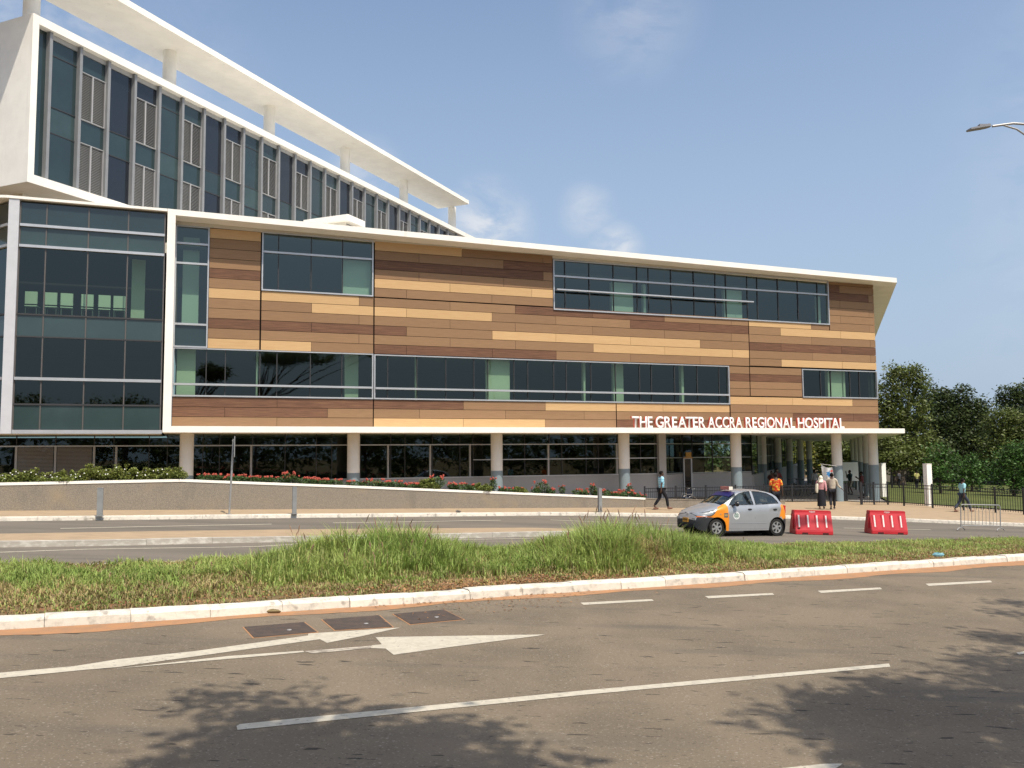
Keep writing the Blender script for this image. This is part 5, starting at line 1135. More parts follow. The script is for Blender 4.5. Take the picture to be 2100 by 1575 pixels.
def person(lb, x, y, z, face, height, stride, arms, shirt, trous, shoe, skirt=False, long_sleeve=False, scarf=None, group=None, elbow=None, legs_bare=False, lean=0., one_back=0.):
    """local frame: +y forward, z up. stride = forward offset of the right foot; arms = forward swing of the right hand"""
    s = height/1.72; t = thing('person', lb, 'person', (x, y, z), face); t.scale = (s, s, s)
    if group: t['group'] = group
    S = stride; a = arms; V_ = {}; L_ = lean
    V_['pel'] = (0, 0, .93); V_['abd'] = (0, .01+L_*.2, 1.08); V_['che'] = (0, L_*.5, 1.27); V_['nb'] = (0, -.01+L_*.8, 1.42); V_['nk'] = (0, .0+L_, 1.50); V_['hd'] = (0, .02+L_, 1.60); V_['ht'] = (0, .01+L_, 1.67)
    for q, g in (('r', 1), ('l', -1)):
        ft = S*g; lift = .10 if (ft < 0 and abs(S) > .15) else 0
        V_['hip'+q] = (.09*g, 0, .88); V_['kn'+q] = (.095*g, ft*.55+.05+(.05 if ft < 0 else .02), .50); V_['an'+q] = (.09*g, ft-(.06 if ft < 0 else 0), .09+lift*.6)
        V_['to'+q] = (.10*g, ft+.14-(.05 if ft < 0 else 0), .035+(.0 if ft < 0 else .01))
        h = -a*g if elbow is None else 0
        V_['sh'+q] = (.185*g, L_*.7, 1.39); 
        if elbow and q in elbow:
            V_['el'+q] = (.26*g, .08, 1.14); V_['wr'+q] = elbow[q]
        else: V_['el'+q] = (.235*g, h*.35-.03, 1.13); V_['wr'+q] = (.25*g, h*.95+.03, .90)
    K = list(V_); idx = {k: i for i, k in enumerate(K)}
    E = [('pel', 'abd'), ('abd', 'che'), ('che', 'nb'), ('nb', 'nk'), ('nk', 'hd'), ('hd', 'ht')]
    for q in 'rl': E += [('pel', 'hip'+q), ('hip'+q, 'kn'+q), ('kn'+q, 'an'+q), ('an'+q, 'to'+q), ('nb', 'sh'+q), ('sh'+q, 'el'+q), ('el'+q, 'wr'+q)]
    R_ = dict(pel=(.135, .10), abd=(.125, .09), che=(.15, .10), nb=(.09, .075), nk=.052, hd=(.076, .094), ht=(.062, .075))
    for q in 'rl': R_.update({'hip'+q: .085, 'kn'+q: .055, 'an'+q: .038, 'to'+q: (.040, .028), 'sh'+q: .055, 'el'+q: .038, 'wr'+q: .026})
    verts = [V_[k] for k in K]; rad = [R_[k] for k in K]; edges = [(idx[p], idx[c]) for p, c in E]
    # hands: palm and five fingers rooted in it
    for q, g in (('r', 1), ('l', -1)):
        w = Vector(V_['wr'+q]); d = (w-Vector(V_['el'+q])).normalized(); side = Vector((0, 1, 0)) if abs(d.y) < .8 else Vector((0, 0, 1)); side = (side-d*side.dot(d)).normalized(); nrm = d.cross(side)
        pi_ = len(verts); verts.append(tuple(w+d*.065)); rad.append((.030, .020)); edges.append((idx['wr'+q], pi_))
        for f in range(4):
            o_ = side*(.027-.018*f); ln_ = (.07, .078, .072, .056)[f]; k0 = len(verts)
            verts.append(tuple(w+d*.10+o_)); rad.append(.0095); verts.append(tuple(w+d*(.10+ln_*.55)+o_-nrm*g*.012)); rad.append(.0085); verts.append(tuple(w+d*(.10+ln_*.95)+o_-nrm*g*.03)); rad.append(.007)
            edges += [(pi_, k0), (k0, k0+1), (k0+1, k0+2)]
        k0 = len(verts); verts.append(tuple(w+d*.05+side*.04)); rad.append(.011); verts.append(tuple(w+d*.085+side*.055)); rad.append(.008); edges += [(idx['wr'+q], k0), (k0, k0+1)]
    bo = skin_mesh('body', verts, edges, rad, SKIN, t, 0, 1)
    b = MB(); hd = Vector(V_['hd'])
    b.ell(tuple(hd+Vector((0, -.012, .028))), (.084, .100, .098), 10); 
    if scarf is None: b.build('hair', HAIR, t, smooth=True)
    b = MB(); b.ell(tuple(hd+Vector((0, .105, -.005))), (.016, .02, .024), 5); b.ell(tuple(hd+Vector((.085, 0, 0))), (.012, .022, .032), 5); b.ell(tuple(hd+Vector((-.085, 0, 0))), (.012, .022, .032), 5); b.ell(tuple(hd+Vector((0, .02, -.02))), (.075, .088, .1), 8); b.build('face', SKIN, t, smooth=True)
    for g in (-1, 1): b = MB(); b.ell(tuple(hd+Vector((.032*g, .098, .012))), (.014, .008, .007), 4); b.build('eye', PETW, t)
    b = MB(); b.ell(tuple(hd+Vector((0, .1, -.05))), (.026, .01, .008), 4); b.build('mouth', mat('lips', (.12, .04, .035), .6), t)
    def cloth(nm, ks, es, rr, m, lvl=2): skin_mesh(nm, [k if isinstance(k, tuple) else V_[k] for k in ks], es, rr, m, t, 0, lvl)
    P = lambda k, j, f: tuple(Vector(V_[k]).lerp(Vector(V_[j]), f))
    sl_ = .95 if long_sleeve else .85
    ks = ['che', 'abd', (0, 0, .90), 'nb', 'shr', P('shr', 'elr', .85), 'shl', P('shl', 'ell', .85)]; es = [(0, 1), (1, 2), (0, 3), (3, 4), (4, 5), (3, 6), (6, 7)]; rr = [(.185, .135), (.168, .125), (.172, .13), (.10, .085), .082, .062, .082, .062]
    if long_sleeve: ks += [P('elr', 'wrr', .93), P('ell', 'wrl', .93)]; ks[5] = 'elr'; ks[7] = 'ell'; es += [(5, 8), (7, 9)]; rr[5] = rr[7] = .056; rr += [.042, .042]
    cloth('shirt', ks, es, rr, shirt)
    if skirt:
        b = MB(); b.lathe([(.15, 1.0), (.18, .85), (.20, .5), (.215, .14)], (0, .02, 0), 20)
        for i, v in enumerate(b.v): an = math.atan2(v[1], v[0]); k = 1+.05*math.sin(an*7)*(1.0-v[2]); b.v[i] = (v[0]*k, v[1]*k+stride*.0, v[2])
        b.build('skirt', trous, t, smooth=True)
    else:
        e_ = 'kn' if legs_bare else 'an'
        ks = ['pel', 'hipr', 'knr', 'hipl', 'knl']; es = [(0, 1), (1, 2), (0, 3), (3, 4)]; rr = [(.155, .12), .105, .078, .105, .078]
        if not legs_bare: ks += [P('knr', 'anr', .92), P('knl', 'anl', .92)]; es += [(2, 5), (4, 6)]; rr += [.066, .066]
        cloth('trousers', ks, es, rr, trous)
    for q in 'rl':
        an, to = Vector(V_['an'+q]), Vector(V_['to'+q]); b = MB(); c = (an+to)/2; b.ell((c.x, c.y+.02, min(an.z, to.z+.01)*.55+.015), (.052, .14, .045), 7); b.build('shoe', shoe, t, smooth=True)
    if scarf:
        b = MB(); b.ell(tuple(hd+Vector((0, -.005, .0))), (.100, .118, .125), 10); b.lathe([(.085, 1.56), (.11, 1.46), (.17, 1.38)], (0, 0, 0), 16); b.build('headscarf', scarf, t, smooth=True)
        b = MB(); b.tube([(-.12, -.10, 1.46), (-.19, -.13, 1.25), (-.21, -.12, 1.0), (-.20, -.10, .84)], [.05, .075, .08, .05], 8); b.build('scarf_end', scarf, t, smooth=True)
    return t
def check_mat(name, a, b_, sc):
    m = mat(name, a, .8, .2); t = m.node_tree; bs = t.nodes['Principled BSDF']; c = N(t, 'ShaderNodeTexCoord'); out = None
    for ax in (0, 2):
        w = N(t, 'ShaderNodeTexWave', wave_type='BANDS', bands_direction='XYZ'[ax]); w.inputs['Scale'].default_value = sc; w.inputs['Distortion'].default_value = .8; t.links.new(c.outputs['Object'], w.inputs['Vector'])
        r = N(t, 'ShaderNodeMapRange', interpolation_type='SMOOTHSTEP'); r.inputs['From Min'].default_value = .35; r.inputs['From Max'].default_value = .65; t.links.new(w.outputs['Fac'], r.inputs['Value'])
        if out is None: out = r.outputs[0]
        else:
            mm = N(t, 'ShaderNodeMath', operation='ADD'); t.links.new(out, mm.inputs[0]); t.links.new(r.outputs[0], mm.inputs[1]); hf = N(t, 'ShaderNodeMath', operation='MULTIPLY'); hf.inputs[1].default_value = .5; t.links.new(mm.outputs[0], hf.inputs[0]); out = hf.outputs[0]
    mx = N(t, 'ShaderNodeMix', data_type='RGBA'); t.links.new(out, mx.inputs[0]); mx.inputs[6].default_value = (*a, 1); mx.inputs[7].default_value = (*b_, 1); t.links.new(mx.outputs[2], bs.inputs['Base Color']); return m
BTR = mat('black_trousers', (.018, .018, .022), .85, .2); SAN = mat('brown_sandal', (.16, .07, .04), .7); BSH = mat('black_shoe', (.02, .018, .018), .5)
def pg(px, py, off=.15): x, y = G(px, py, off); return x, y, gz(x)+off
x, y, z = pg(1357, 1044.5); person('man in a pale blue checked short-sleeved shirt and black trousers walking on the pavement', x, y, z, math.radians(-75), 1.70, .27, .16, check_mat('blue_check', (.50, .70, .76), (.14, .40, .52), 3.2), BTR, SAN)
x, y, z = pg(1593, 1056); person('man in a red and yellow patterned shirt standing behind the taxi', x, y, z, math.radians(-8), 1.78, .06, .05, mat('red_yellow_print', (.62, .05, .02), .8, .2, col2=(.75, .48, .06), vscale=11, fac=(.48, .56)), BTR, BSH)
x, y, z = pg(1685.5, 1043.5); person('woman in a pink blouse, cream headscarf and long black skirt walking towards the gate', x, y, z, math.radians(-25), 1.62, .10, .10, mat('pink_cloth', (.55, .27, .28), .8), BTR, SAN, skirt=True, long_sleeve=True, scarf=mat('cream_scarf', (.70, .66, .52), .8))
x, y, z = pg(1708, 1044); person('man in a cream long-sleeved shirt and black trousers walking beside the woman in pink', x, y, z, math.radians(-15), 1.76, .16, .10, mat('cream_cloth', (.48, .42, .33), .8, var=.2, vscale=8), BTR, BSH, long_sleeve=True, elbow={'r': (.42, .05, .98), 'l': (-.26, .04, .90)})
x, y, z = pg(1975, 1049.5); o = person('person in a light turquoise shirt and dark trousers striding past the long fence', x, y, z, math.radians(-80), 1.66, .36, .12, mat('turquoise_cloth', (.26, .50, .54), .8), mat('navy_trousers', (.03, .04, .06), .85), SAN, lean=.05)
b = MB(); b.ell((-.24, .12, .92), (.08, .16, .18), 7); bg_ = b.build('shoulder_bag', mat('grey_bag', (.10, .11, .11), .7), o, smooth=True); b = MB(); b.tube([(-.22, .1, 1.08), (-.1, .02, 1.42), (.1, -.08, 1.36)], .012, 5); b.build('bag_strap', MATS['grey_bag'], o)
DG = mat('dark_teal_cloth', (.02, .06, .065), .85); DR = mat('dark_red_cloth', (.10, .02, .02), .85); KH = mat('khaki_cloth', (.30, .27, .20), .85)
def pc(px, Y): p = AT(px, 1000, Y); return p[0], Y, gz(p[0])+.16
x, y, z = pc(1744, 62); person('man in dark teal shirt and pale shorts holding a phone to his ear', x, y, z, math.radians(100), 1.74, .05, .02, DG, KH, BSH, elbow={'r': (.10, .22, 1.50), 'l': (-.26, .1, .95)}, legs_bare=True)
x, y, z = pc(1768, 56.5); person('person in a dark red top standing against the end column beside the gateway', x, y, z, math.radians(70), 1.72, .05, .02, DR, BTR, BSH, elbow={'r': (.10, .25, 1.30), 'l': (-.08, .28, 1.3)})
x, y, z = pc(1594, 53); person('person in dark red clothes raising a hand in the shade behind the patterned shirt', x, y, z, math.radians(180), 1.80, .04, .02, DR, BTR, BSH, elbow={'r': (.36, .18, 1.35), 'l': (-.24, .1, .95)})
x, y, z = pc(1583, 54.5); person('bareheaded person in dark brown clothes standing in the shade left of the raised hand', x, y, z, math.radians(160), 1.62, .04, .02, mat('dark_brown_cloth', (.06, .025, .02), .85), BTR, BSH)
x, y, z = pc(1671, 61); person('person in a pale grey top standing in shade beside the banner', x, y, z, math.radians(20), 1.72, .04, .02, mat('pale_grey_cloth', (.42, .41, .40), .85), mat('grey_skirt', (.2, .2, .2), .9), BSH, skirt=True, long_sleeve=True)
x, y = G(1881, 1006)[:2]; person('person in a pale yellow shirt standing under the trees beyond the lawn', x, y, gz(x)+.1, math.radians(10), 1.75, .04, .02, mat('yellow_cloth', (.45, .42, .15), .85), BTR, BSH)
x, y = G(1845, 1006)[:2]; person('person in dark clothes standing under the trees near the small pylon', x, y, gz(x)+.1, math.radians(40), 1.7, .04, .02, mat('charcoal_cloth', (.06, .06, .07), .85), BTR, BSH)
# ------------------------------------------------------------------ trees
def np_leaves(centres, radii, dens, size, seed, shell=.55, cl=.35):
    r = np.random.default_rng(seed); out = []
    for (c, R3, n) in zip(centres, radii, dens):
        # clumps spread over the blob, leaves round each clump
        nc = max(6, int(n/26)); d = r.normal(size=(nc, 3)); d /= np.linalg.norm(d, axis=1)[:, None]; k = shell+(1-shell)*r.random((nc, 1))**.6
        k *= 1+.22*np.sin(d[:, :1]*5+c[0])*np.cos(d[:, 2:3]*4+c[1])
        cc = np.array(c)+d*k*np.array(R3); q = r.integers(0, nc, n); cs_ = (.6+.9*r.random((nc, 1)))[q]
        out.append(cc[q]+r.normal(size=(n, 3))*np.array((1, 1, .7))*cl*cs_)
    P = np.concatenate(out); n = len(P); a = r.normal(size=(n, 3)); a[:, 2] *= .55; a /= np.linalg.norm(a, axis=1)[:, None]; u = np.cross(a, r.normal(size=(n, 3))*np.array((.5, .5, 1))); u /= np.linalg.norm(u, axis=1)[:, None]
    s = size*(.6+.8*r.random((n, 1))); vv = np.stack([P-a*s, P+u*s*.5, P+a*s, P-u*s*.5], 1).reshape(-1, 3); return vv, n
def leafobj(name, vv, n, m, par):
    me = bpy.data.meshes.new(name); me.vertices.add(n*4); me.vertices.foreach_set('co', vv.astype(np.float32).ravel()); me.loops.add(n*4); me.loops.foreach_set('vertex_index', np.arange(n*4, dtype=np.int32))
    me.polygons.add(n); me.polygons.foreach_set('loop_start', np.arange(0, n*4, 4, dtype=np.int32)); me.polygons.foreach_set('loop_total', np.full(n, 4, dtype=np.int32)); me.materials.append(m); me.update(calc_edges=True); me.validate(); return link(name, me, par)
def tree(lb, base, blobs, m, dens=55, size=.2, trunk=.3, seed=1, group='trees beyond the lawn', cl=.42, bare=0):
    t = thing('tree', lb, 'tree', base, 0, group); rel = [((c[0]-base[0], c[1]-base[1], c[2]-base[2]), r_) for c, r_ in blobs]
    b = MB(); zc = min(c[2] for c, _ in rel); mz = max(1.0, zc*.7); random.seed(seed)
    b.tube([(0, 0, -.3), (.05, .03, mz*.5), (.0, .1, mz)], [trunk*1.25, trunk, trunk*.8], 9)
    b.build('trunk', BARK, t, smooth=True); b = MB()
    for c, r_ in rel:
        q = Vector(c); p0 = Vector((0, .1, mz*.95)); m1 = p0.lerp(q, .5)+Vector((random.uniform(-.4, .4), random.uniform(-.4, .4), random.uniform(-.3, .5))); b.tube([p0, m1, q], [trunk*.55, trunk*.33, trunk*.14], 6)
        for _ in range(5):
            d = Vector((random.gauss(0, 1), random.gauss(0, 1), random.gauss(.3, .8))).normalized(); e = q+Vector((d.x*r_[0], d.y*r_[1], d.z*r_[2]))*.9; b.tube([q, q.lerp(e, .5)+Vector((0, 0, .2)), e], [trunk*.13, trunk*.08, trunk*.03], 5)
    for _ in range(bare):
        c, r_ = rel[-1]; q = Vector(c); d = Vector((random.gauss(0, 1), random.gauss(0, .4), abs(random.gauss(.8, .5)))).normalized(); e = q+d*max(r_)*1.6; b.tube([q, q.lerp(e, .5)+Vector((random.uniform(-.3, .3), 0, .2)), e], [.06, .04, .015], 4)
    b.build('limb', BARK, t)
    vv, n = np_leaves([c for c, _ in rel], [r_ for _, r_ in rel], [int(dens*2.1*(r_[0]*r_[2]+r_[0]*r_[1])*1.0)+60 for _, r_ in rel], size, seed, cl=cl)
    leafobj('crown', vv, n, m, t); return t
def PB_(L, Y, dy=0):
    out = []
    for px, py, r, *k in L:
        d = Y+(k[0] if k else 0); p = AT(px, py, d); rr = r*d/FOC; out.append((p, (rr, rr*.9, rr*(.85 if len(k) < 2 else k[1]))))
    return out
def gb_(px, Y): p = AT(px, 1000, Y); return (p[0], Y, gz(p[0]))
tree('tall olive-green tree just beyond the end of the hospital, with thin twigs on top', gb_(1835, 96), PB_([(1828, 815, 40), (1850, 775, 30), (1868, 765, 18), (1880, 795, 26), (1832, 765, 16), (1855, 850, 48), (1820, 890, 40), (1868, 900, 46), (1812, 930, 34, -2), (1845, 930, 34, -3), (1885, 925, 32), (1790, 900, 40, 6), (1888, 780, 13), (1812, 850, 30)], 96), LF_O, 120, .165, .42, 3, bare=14)
tree('dark tall tree with lumpy top in the middle of the tree line', gb_(1930, 106), PB_([(1912, 822, 32), (1932, 808, 20), (1905, 865, 42), (1950, 860, 40), (1968, 808, 20), (1972, 835, 26), (1992, 850, 26), (2012, 832, 15), (2015, 848, 14), (1985, 880, 34), (1940, 905, 44), (1990, 920, 38), (1920, 930, 36, -4)], 106), LF_D, 115, .185, .45, 5)
tree('big dark tree at the right edge of the picture', gb_(2085, 108), PB_([(2060, 812, 14), (2072, 800, 13), (2064, 828, 16), (2090, 812, 18), (2110, 800, 24), (2100, 840, 26), (2070, 850, 20), (2130, 840, 40), (2105, 880, 34), (2140, 900, 45)], 108), LF_D, 115, .185, .45, 7)
tree('mid-green broad tree below the dark tree at the right edge', gb_(2065, 97), PB_([(2055, 865, 30), (2085, 870, 32), (2045, 905, 32), (2080, 915, 36), (2110, 905, 36), (2060, 940, 30), (2105, 950, 36)], 97), LF_O, 115, .17, .35, 9)
tree('pale half-bare tree in the gap of the tree line', gb_(2018, 112), PB_([(2015, 878, 24), (2030, 900, 26), (2000, 910, 26), (2020, 935, 28), (2024, 862, 10)], 112), LF_P, 75, .2, .3, 11, bare=16)
tree('low spreading dark tree over the people at the far wall', gb_(1850, 88), PB_([(1820, 945, 20), (1845, 940, 24), (1875, 942, 24), (1895, 950, 20), (1815, 905, 26, 3)], 88), LF_O, 120, .18, .3, 13)
tree('small rounded bright green tree right of the large pylon', gb_(1928, 68), PB_([(1925, 925, 18), (1918, 950, 24), (1940, 955, 24), (1928, 980, 26), (1945, 935, 15)], 68), LF_B, 150, .11, .12, 15, 'small trees on the lawn', cl=.26)
tree('small layered green tree behind the striding person', gb_(1993, 74), PB_([(1994, 938, 12), (1990, 955, 20), (1978, 972, 22), (2008, 972, 20), (1992, 988, 22), (2016, 962, 11)], 74), LF_B, 150, .11, .10, 17, 'small trees on the lawn', cl=.24)
tree('larger dark green lawn tree cut by the right edge', gb_(2078, 66), PB_([(2068, 930, 22), (2090, 925, 24), (2060, 955, 26), (2090, 960, 34), (2072, 990, 30), (2110, 940, 34), (2115, 985, 34), (2048, 980, 18)], 66), LF_B, 150, .11, .14, 19, 'small trees on the lawn', cl=.26)
tree('bright-leaved tree seen between the columns under the slab', gb_(1690, 128), PB_([(1680, 920, 26), (1700, 915, 30), (1660, 925, 26), (1725, 925, 30), (1640, 920, 30), (1745, 930, 26), (1690, 945, 26), (1770, 930, 30), (1600, 930, 40)], 128), LF_O, 70, .26, .3, 21, 'trees behind the hospital')
tree('yellow-green tree glimpsed between the far columns', gb_(1648, 112), PB_([(1647, 912, 14), (1650, 935, 14)], 112), leafmat('yellow_leaf', (.20, .19, .03), (.14, .14, .02)), 150, .2, .2, 23, 'trees behind the hospital')
# far wall, pale building and hedge closing the view
WALLD = mat('old_grey_wall', (.22, .20, .17), .9, .2, var=.25, vscale=1)
p, q = AT(1800, 1003, 103), AT(1900, 1003, 103); t = thing('boundary_wall', 'grey boundary wall in the shade below the trees', 'wall'); b = MB(); b.box((p[0]-3, 103, -4), (q[0]+1, 103.3, AT(1850, 956, 103)[2])); b.build('wall_body', WALLD, t); b = MB(); b.box((p[0]-3.05, 102.95, AT(1850, 956, 103)[2]), (q[0]+1.05, 103.35, AT(1850, 954.5, 103)[2])); b.build('coping', WALLD, t)
PINK = mat('pale_pink_wall', (.60, .50, .41), .9, .2, var=.1, vscale=.5)
p, q = AT(1933, 1003, 118), AT(2046, 1003, 118); zt = AT(1980, 966, 118)[2]; t = thing('outbuilding', 'low pale pink building with an outside stair behind the small trees', 'building'); b = MB(); b.box((p[0], 118, -4), (q[0], 126, zt)); b.build('wall', PINK, t); b = MB(); b.box((p[0]-.4, 117.6, zt), (q[0]+.4, 126.4, zt+.25)); b.build('roof', CREAM, t)
b = MB(); e = AT(2020, 975, 117)
for k in range(9): b.box((e[0]+k*.42, 116.6, -4), (e[0]+(k+1)*.42, 117.9, e[2]-k*.3))
b.build('stair', CREAM, t)
b = MB()
for k in range(10): b.tube([(e[0]+k*.42, 116.6, e[2]-k*.3-.3), (e[0]+k*.42, 116.6, e[2]-k*.3+.8)], .03, 4)
b.tube([(e[0], 116.6, e[2]+.8), (e[0]+4.0, 116.6, e[2]-2.05)], .03, 4); b.build('handrail', BLACK, t)
vv, n = np_leaves([(AT(px, 1000, 101)[0], 101, gz(AT(px, 1000, 101)[0])+1.5) for px in range(1895, 2160, 16)], [(1.3, 1.2, 1.9)]*17, [1500]*17, .17, 33, cl=.3)
o = leafobj('undergrowth', vv, n, LF_D, None); o['kind'] = 'stuff'
vv, n = np_leaves([(x, 150+random.uniform(-6, 6), 1.5+random.uniform(-1, 2.0)) for x in range(10, 150, 5)], [(4.5, 4, 4.5)]*28, [1300]*28, .42, 31, cl=.7)
o = leafobj('distant_woodland', vv, n, LF_D, None); o['kind'] = 'stuff'
vv, n = np_leaves([(x, -52+random.uniform(-5, 5), 3.2+random.uniform(-1.5, 2.0)) for x in range(-90, 285, 5)], [(4.5, 4, 5.2)]*75, [900]*75, .42, 37, cl=.7)
o = leafobj('roadside_thicket', vv, n, LF_O, None); o['kind'] = 'stuff'
# roadside trees behind the viewpoint: they throw the shadows on the near road and show in the windows
def bigtree(x, y, h, R_, seed, lb, src=None):
    if src:
        o = copy_tree(src); o.location = (x, y, gz(x)); o.rotation_euler = (0, 0, seed*1.3); k = h/9.; o.scale = (k, k, k); o['label'] = lb; return o
    bl = []; r = random.Random(seed)
    for _ in range(11):
        a = r.random()*6.28; d = R_*r.uniform(.25, .85); bl.append(((x+d*math.cos(a), y+d*math.sin(a), h*r.uniform(.55, .95)), (R_*.34, R_*.34, R_*.22)))
    return tree(lb, (x, y, gz(x)), bl, LF_O, 60, .17, .28, seed, 'roadside trees behind the viewpoint', cl=.5)
bt = bigtree(-8, -30, 9., 4.6, 41, 'spreading roadside tree opposite the hospital, left of the viewpoint')
for i, (x, y, h, lb) in enumerate(((6, -36, 10, 'roadside tree opposite the hospital, straight behind the viewpoint'), (20, -34, 8.5, 'roadside tree opposite the hospital, right of the viewpoint'), (38, -30, 9.5, 'roadside tree opposite the hospital, far right of the viewpoint'), (-24, -34, 10, 'roadside tree opposite the hospital, far left of the viewpoint'), (55, -26, 8, 'roadside tree opposite the hospital, furthest right'))): bigtree(x, y, h, 0, 41+i, lb, bt)
def over(name_lb, pts, base, seed, lean):
    bl = []
    for (px, py, r_), hh in pts:
        g = G(px, py); hh = hh-2.2; r_ = r_*1.3; k = hh/SUN.z; c = (g[0]+SUN.x*k, g[1]+SUN.y*k, gz(g[0])+hh); bl.append((c, (r_, r_, r_*.55)))
    return tree(name_lb, base, bl, LF_O, 300, .10, .14, seed, 'roadside trees behind the viewpoint', cl=.20)
over('leafy tree overhanging the viewpoint on the left, casting its shadow on the near road', [((560, 1555, .62), 12.), ((700, 1545, .55), 12.2), ((840, 1535, .45), 12.), ((500, 1472, .14), 12.4), ((610, 1462, .16), 12.6), ((720, 1468, .15), 12.), ((430, 1430, .10), 12.2), ((930, 1508, .2), 12.4), ((450, 1560, .3), 12.), ((600, 1620, .8), 11.8), ((800, 1620, .8), 11.8), ((540, 1425, .08), 12.2), ((950, 1590, .35), 12.), ((1090, 1570, .12), 12.)], (2.0, -3.5, 0), 51, 0)
over('leafy tree overhanging the viewpoint on the right, casting its shadow on the near road', [((1900, 1450, .6), 13.5), ((2060, 1410, .65), 13.7), ((1760, 1470, .4), 13.6), ((1980, 1500, .8), 13.4), ((2100, 1480, .9), 13.8), ((1640, 1480, .18), 14.0), ((1830, 1400, .14), 13.7), ((1700, 1430, .12), 13.7), ((1950, 1570, .7), 13.5), ((2080, 1310, .28), 13.8), ((2110, 1240, .2), 13.8), ((2060, 1255, .12), 13.9), ((2200, 1380, .9), 13.7), ((1840, 1530, .45), 13.5)], (8.5, -3.2, -.3), 53, 0)
# ------------------------------------------------------------------ median grass
GP = [(-300, 1172), (0, 1160), (200, 1158), (420, 1151), (500, 1147), (560, 1122), (640, 1093), (700, 1086), (780, 1085), (860, 1091), (910, 1100), (960, 1116), (1000, 1124), (1080, 1119), (1150, 1092), (1200, 1072), (1260, 1063), (1330, 1071), (1400, 1088), (1450, 1096), (1500, 1111), (1600, 1116), (1800, 1112), (2000, 1105), (2100, 1102), (2300, 1090)]
KX, KY, MX, MY = [q[0] for q in K1], [q[1] for q in K1], [q[0] for q in M2], [q[1] for q in M2]
HT = []
for px, py in GP:
    Y = 17.
    for _ in range(8):
        p = AT(px, py, Y); Y = float(np.interp(p[0], KX, KY))+.3; Y = Y+(float(np.interp(p[0], MX, MY))-Y)*.75
    HT.append((p[0], max(.08, (p[2]-gz(p[0])-.1))))
def hmax(x): return float(np.interp(x, [q[0] for q in HT], [q[1] for q in HT]))
def prof(x, v):       # grass height (m) across the median; v = 0 near kerb, 1 far side
    m = hmax(x)/1.08; low = .09+.05*v
    if m < .30: return max(.05, m*(.55+.45*min(1, v/.5)))
    g = .30-.22*math.exp(-((x-2.0)/1.0)**2)          # where the tall clump begins
    return low+(m-low)*max(0., min(1., (v-g)/.22))*(1-.15*max(0, v-.85)/.15)
NB = 215000
r = np.random.default_rng(5); xs2 = r.uniform(-17, 27, NB*2); w_ = np.where(xs2 < 8, 1., .62); keep = r.random(NB*2) < w_; xs2 = xs2[keep][:NB]; NB = len(xs2)
v = r.random(NB)**.9; yk = np.interp(xs2, [q[0] for q in K1], [q[1] for q in K1])+.28; ym = np.interp(xs2, [q[0] for q in M2], [q[1] for q in M2])-.05
y2 = yk+(ym-yk)*v
nz = lambda x, y, s, o: np.sin(x*s+o)*np.cos(y*s*1.3+o*2)+.6*np.sin(x*s*2.3+y*s*1.7+o*3)+.35*np.sin(x*s*5.1-y*s*4.3+o)
patch = nz(xs2, y2, 1.3, 1.7); fine = nz(xs2, y2, 5.0, .4)
hgt = np.array([prof(a, c) for a, c in zip(xs2, v)])*(1+.16*patch+.12*fine)*r.uniform(.55, 1.25, NB); hgt = np.clip(hgt, .03, 1.1)
tallm = hgt > .3
dry = ((v < .30+.10*patch) & ~tallm) | ((xs2 > 8.5) & (r.random(NB) < .50+.25*fine)) | ((patch < -.45) & ~tallm) | (r.random(NB) < .10) | ((xs2 < -4.5) & (v < .45+.12*fine)) | (np.hypot(xs2-2.9, (y2-19.4)*.6) < .6)
bare = ((v < .12) & (fine+patch < .3)) | ((np.abs(xs2+.3) < 1.1) & (v < .3) & (fine > -.6) & (patch > -.8)) | ((np.abs(xs2+3.6) < .9) & (np.abs(v-.62) < .15)) | ((patch > 1.1) & ~tallm & (v < .4))
kp = ~(bare & (r.random(NB) < .86)); xs2, y2, hgt, dry, v = xs2[kp], y2[kp], hgt[kp], dry[kp], v[kp]; NB = len(xs2)
hgt = np.where(dry, hgt*.72, hgt)
def blades(name, m, idx, wid):
    n = len(idx); x, y, h = xs2[idx], y2[idx], hgt[idx]; z = -SL*x+.10; a = r.uniform(0, 6.283, n); ln = h*r.uniform(.25, .75, n)*np.where(h > .3, .8+.5*r.random(n), 1.2); dx, dy = np.cos(a)*ln, np.sin(a)*ln; wx, wy = -np.sin(a)*wid, np.cos(a)*wid; w = r.uniform(.7, 1.4, n)
    P = np.zeros((n, 5, 3)); wx *= w; wy *= w
    P[:, 0] = np.stack([x-wx, y-wy, z], 1); P[:, 1] = np.stack([x+wx, y+wy, z], 1)
    P[:, 2] = np.stack([x+dx*.3+wx*.9, y+dy*.3+wy*.9, z+h*.62], 1); P[:, 3] = np.stack([x+dx*.3-wx*.9, y+dy*.3-wy*.9, z+h*.62], 1); P[:, 4] = np.stack([x+dx, y+dy, z+h*r.uniform(.60, 1.05, n)], 1)
    me = bpy.data.meshes.new(name); me.vertices.add(n*5); me.vertices.foreach_set('co', P.astype(np.float32).ravel()); me.loops.add(n*7); b0 = np.arange(n)*5
    li = np.stack([b0, b0+1, b0+2, b0+3, b0+3, b0+2, b0+4], 1).ravel().astype(np.int32); me.loops.foreach_set('vertex_index', li); me.polygons.add(n*2)
    ls = np.stack([np.arange(n)*7, np.arange(n)*7+4], 1).ravel().astype(np.int32); me.polygons.foreach_set('loop_start', ls); me.polygons.foreach_set('loop_total', np.tile([4, 3], n).astype(np.int32)); me.materials.append(m); me.update(calc_edges=True); o = link(name, me, None, 'stuff'); return o
GR1 = leafmat('fresh_grass', (.37, .44, .125), (.27, .36, .085), .5); GR2 = leafmat('dry_grass', (.36, .27, .12), (.25, .20, .08), .3)
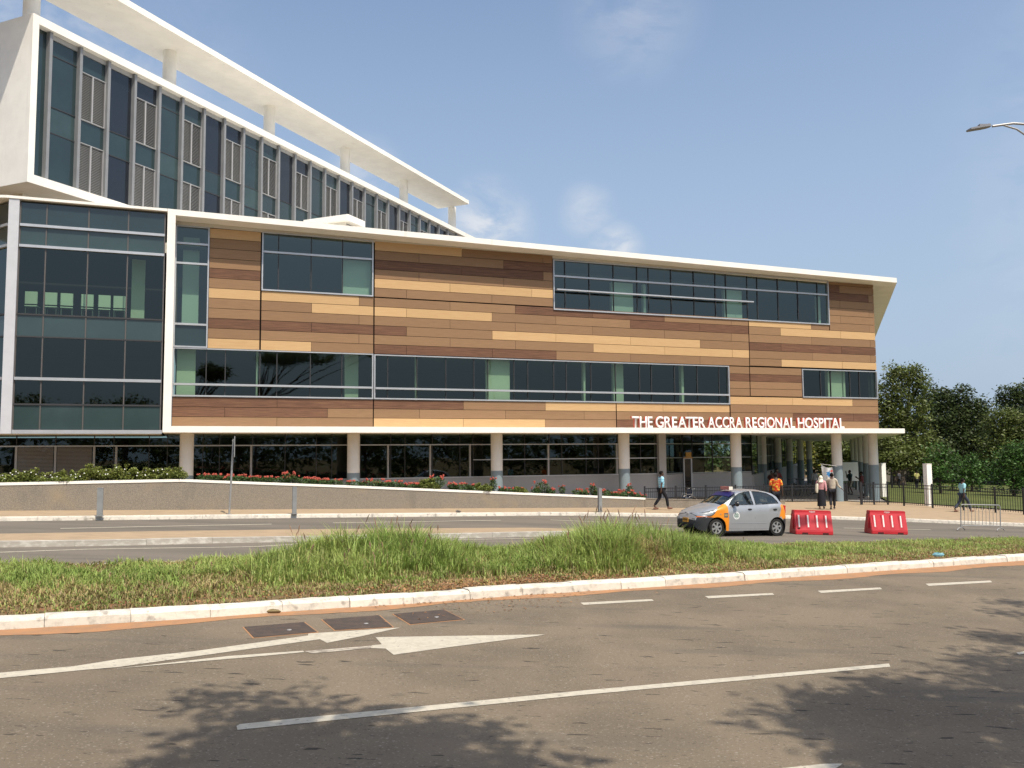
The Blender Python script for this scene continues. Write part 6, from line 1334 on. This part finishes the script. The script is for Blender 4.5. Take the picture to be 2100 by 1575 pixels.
ix = np.arange(NB); mixd = r.random(NB)
gg = blades('green_grass', GR1, ix[(~dry & (mixd < .93)) | (dry & (mixd < .28))], .009); dd_ = blades('dry_grass', GR2, ix[(~dry & (mixd >= .93)) | (dry & (mixd >= .28))], .0075)
# seed heads on the tall clumps
b = MB(); rs = random.Random(4)
for _ in range(70):
    x = rs.choice([rs.gauss(-3.1, 1.2), rs.gauss(2.2, 1.3), rs.uniform(-4, 24)]); v_ = rs.uniform(.35, .98); yk_ = float(np.interp(x, [q[0] for q in K1], [q[1] for q in K1])); ym_ = float(np.interp(x, [q[0] for q in M2], [q[1] for q in M2])); y_ = yk_+.3+(ym_-yk_-.4)*v_
    h = prof(x, v_)*rs.uniform(1.0, 1.3)+.04; dx, dy = rs.uniform(-.2, .2)*h, rs.uniform(-.2, .2)*h; z = gz(x)+.1
    b.tube([(x, y_, z), (x+dx*.5, y_+dy*.5, z+h*.7), (x+dx, y_+dy, z+h)], .0035, 3); b.tube([(x+dx, y_+dy, z+h*.97), (x+dx*1.25, y_+dy*1.25, z+h*1.08), (x+dx*1.5, y_+dy*1.5, z+h*1.16)], [.007, .013, .004], 4)
b.build('grass_seed_heads', mat('seed_head', (.22, .13, .08), .8), kind='stuff')
# fallen leaves on the median edge and in the gutter
b = MB()
for _ in range(3600):
    x = rs.uniform(-9, 22); k = rs.random()
    if k < .4: x = rs.gauss(-.3, 1.0)
    v_ = abs(rs.gauss(.1, .12)) if k > .06 else -rs.uniform(.02, .3); yk_ = float(np.interp(x, [q[0] for q in K1], [q[1] for q in K1])); y_ = yk_+.32+v_*3.2; z = gz(x)+.13+rs.random()*.05
    if v_ < 0: y_ = yk_-rs.random()**2*1.5; z = gz(x)+.012
    s = rs.uniform(.015, .035); a = rs.random()*6.28; c, d = math.cos(a)*s, math.sin(a)*s; t1, t2 = rs.uniform(-.02, .03), rs.uniform(-.02, .03)
    if v_ < 0: t1 = abs(t1)*.5; t2 = abs(t2)*.3
    b.quad((x-c, y_-d, z), (x+d*.5, y_-c*.5, z+t1), (x+c, y_+d, z+t2), (x-d*.5, y_+c*.5, z+.004))
LIT = leafmat('fallen_leaf', (.30, .16, .065), (.22, .10, .04), .1); b.build('fallen_leaves', LIT, kind='stuff')
print('objects', len(bpy.data.objects), 'tris', sum(len(m.loops)-2*len(m.polygons) for m in bpy.data.meshes))
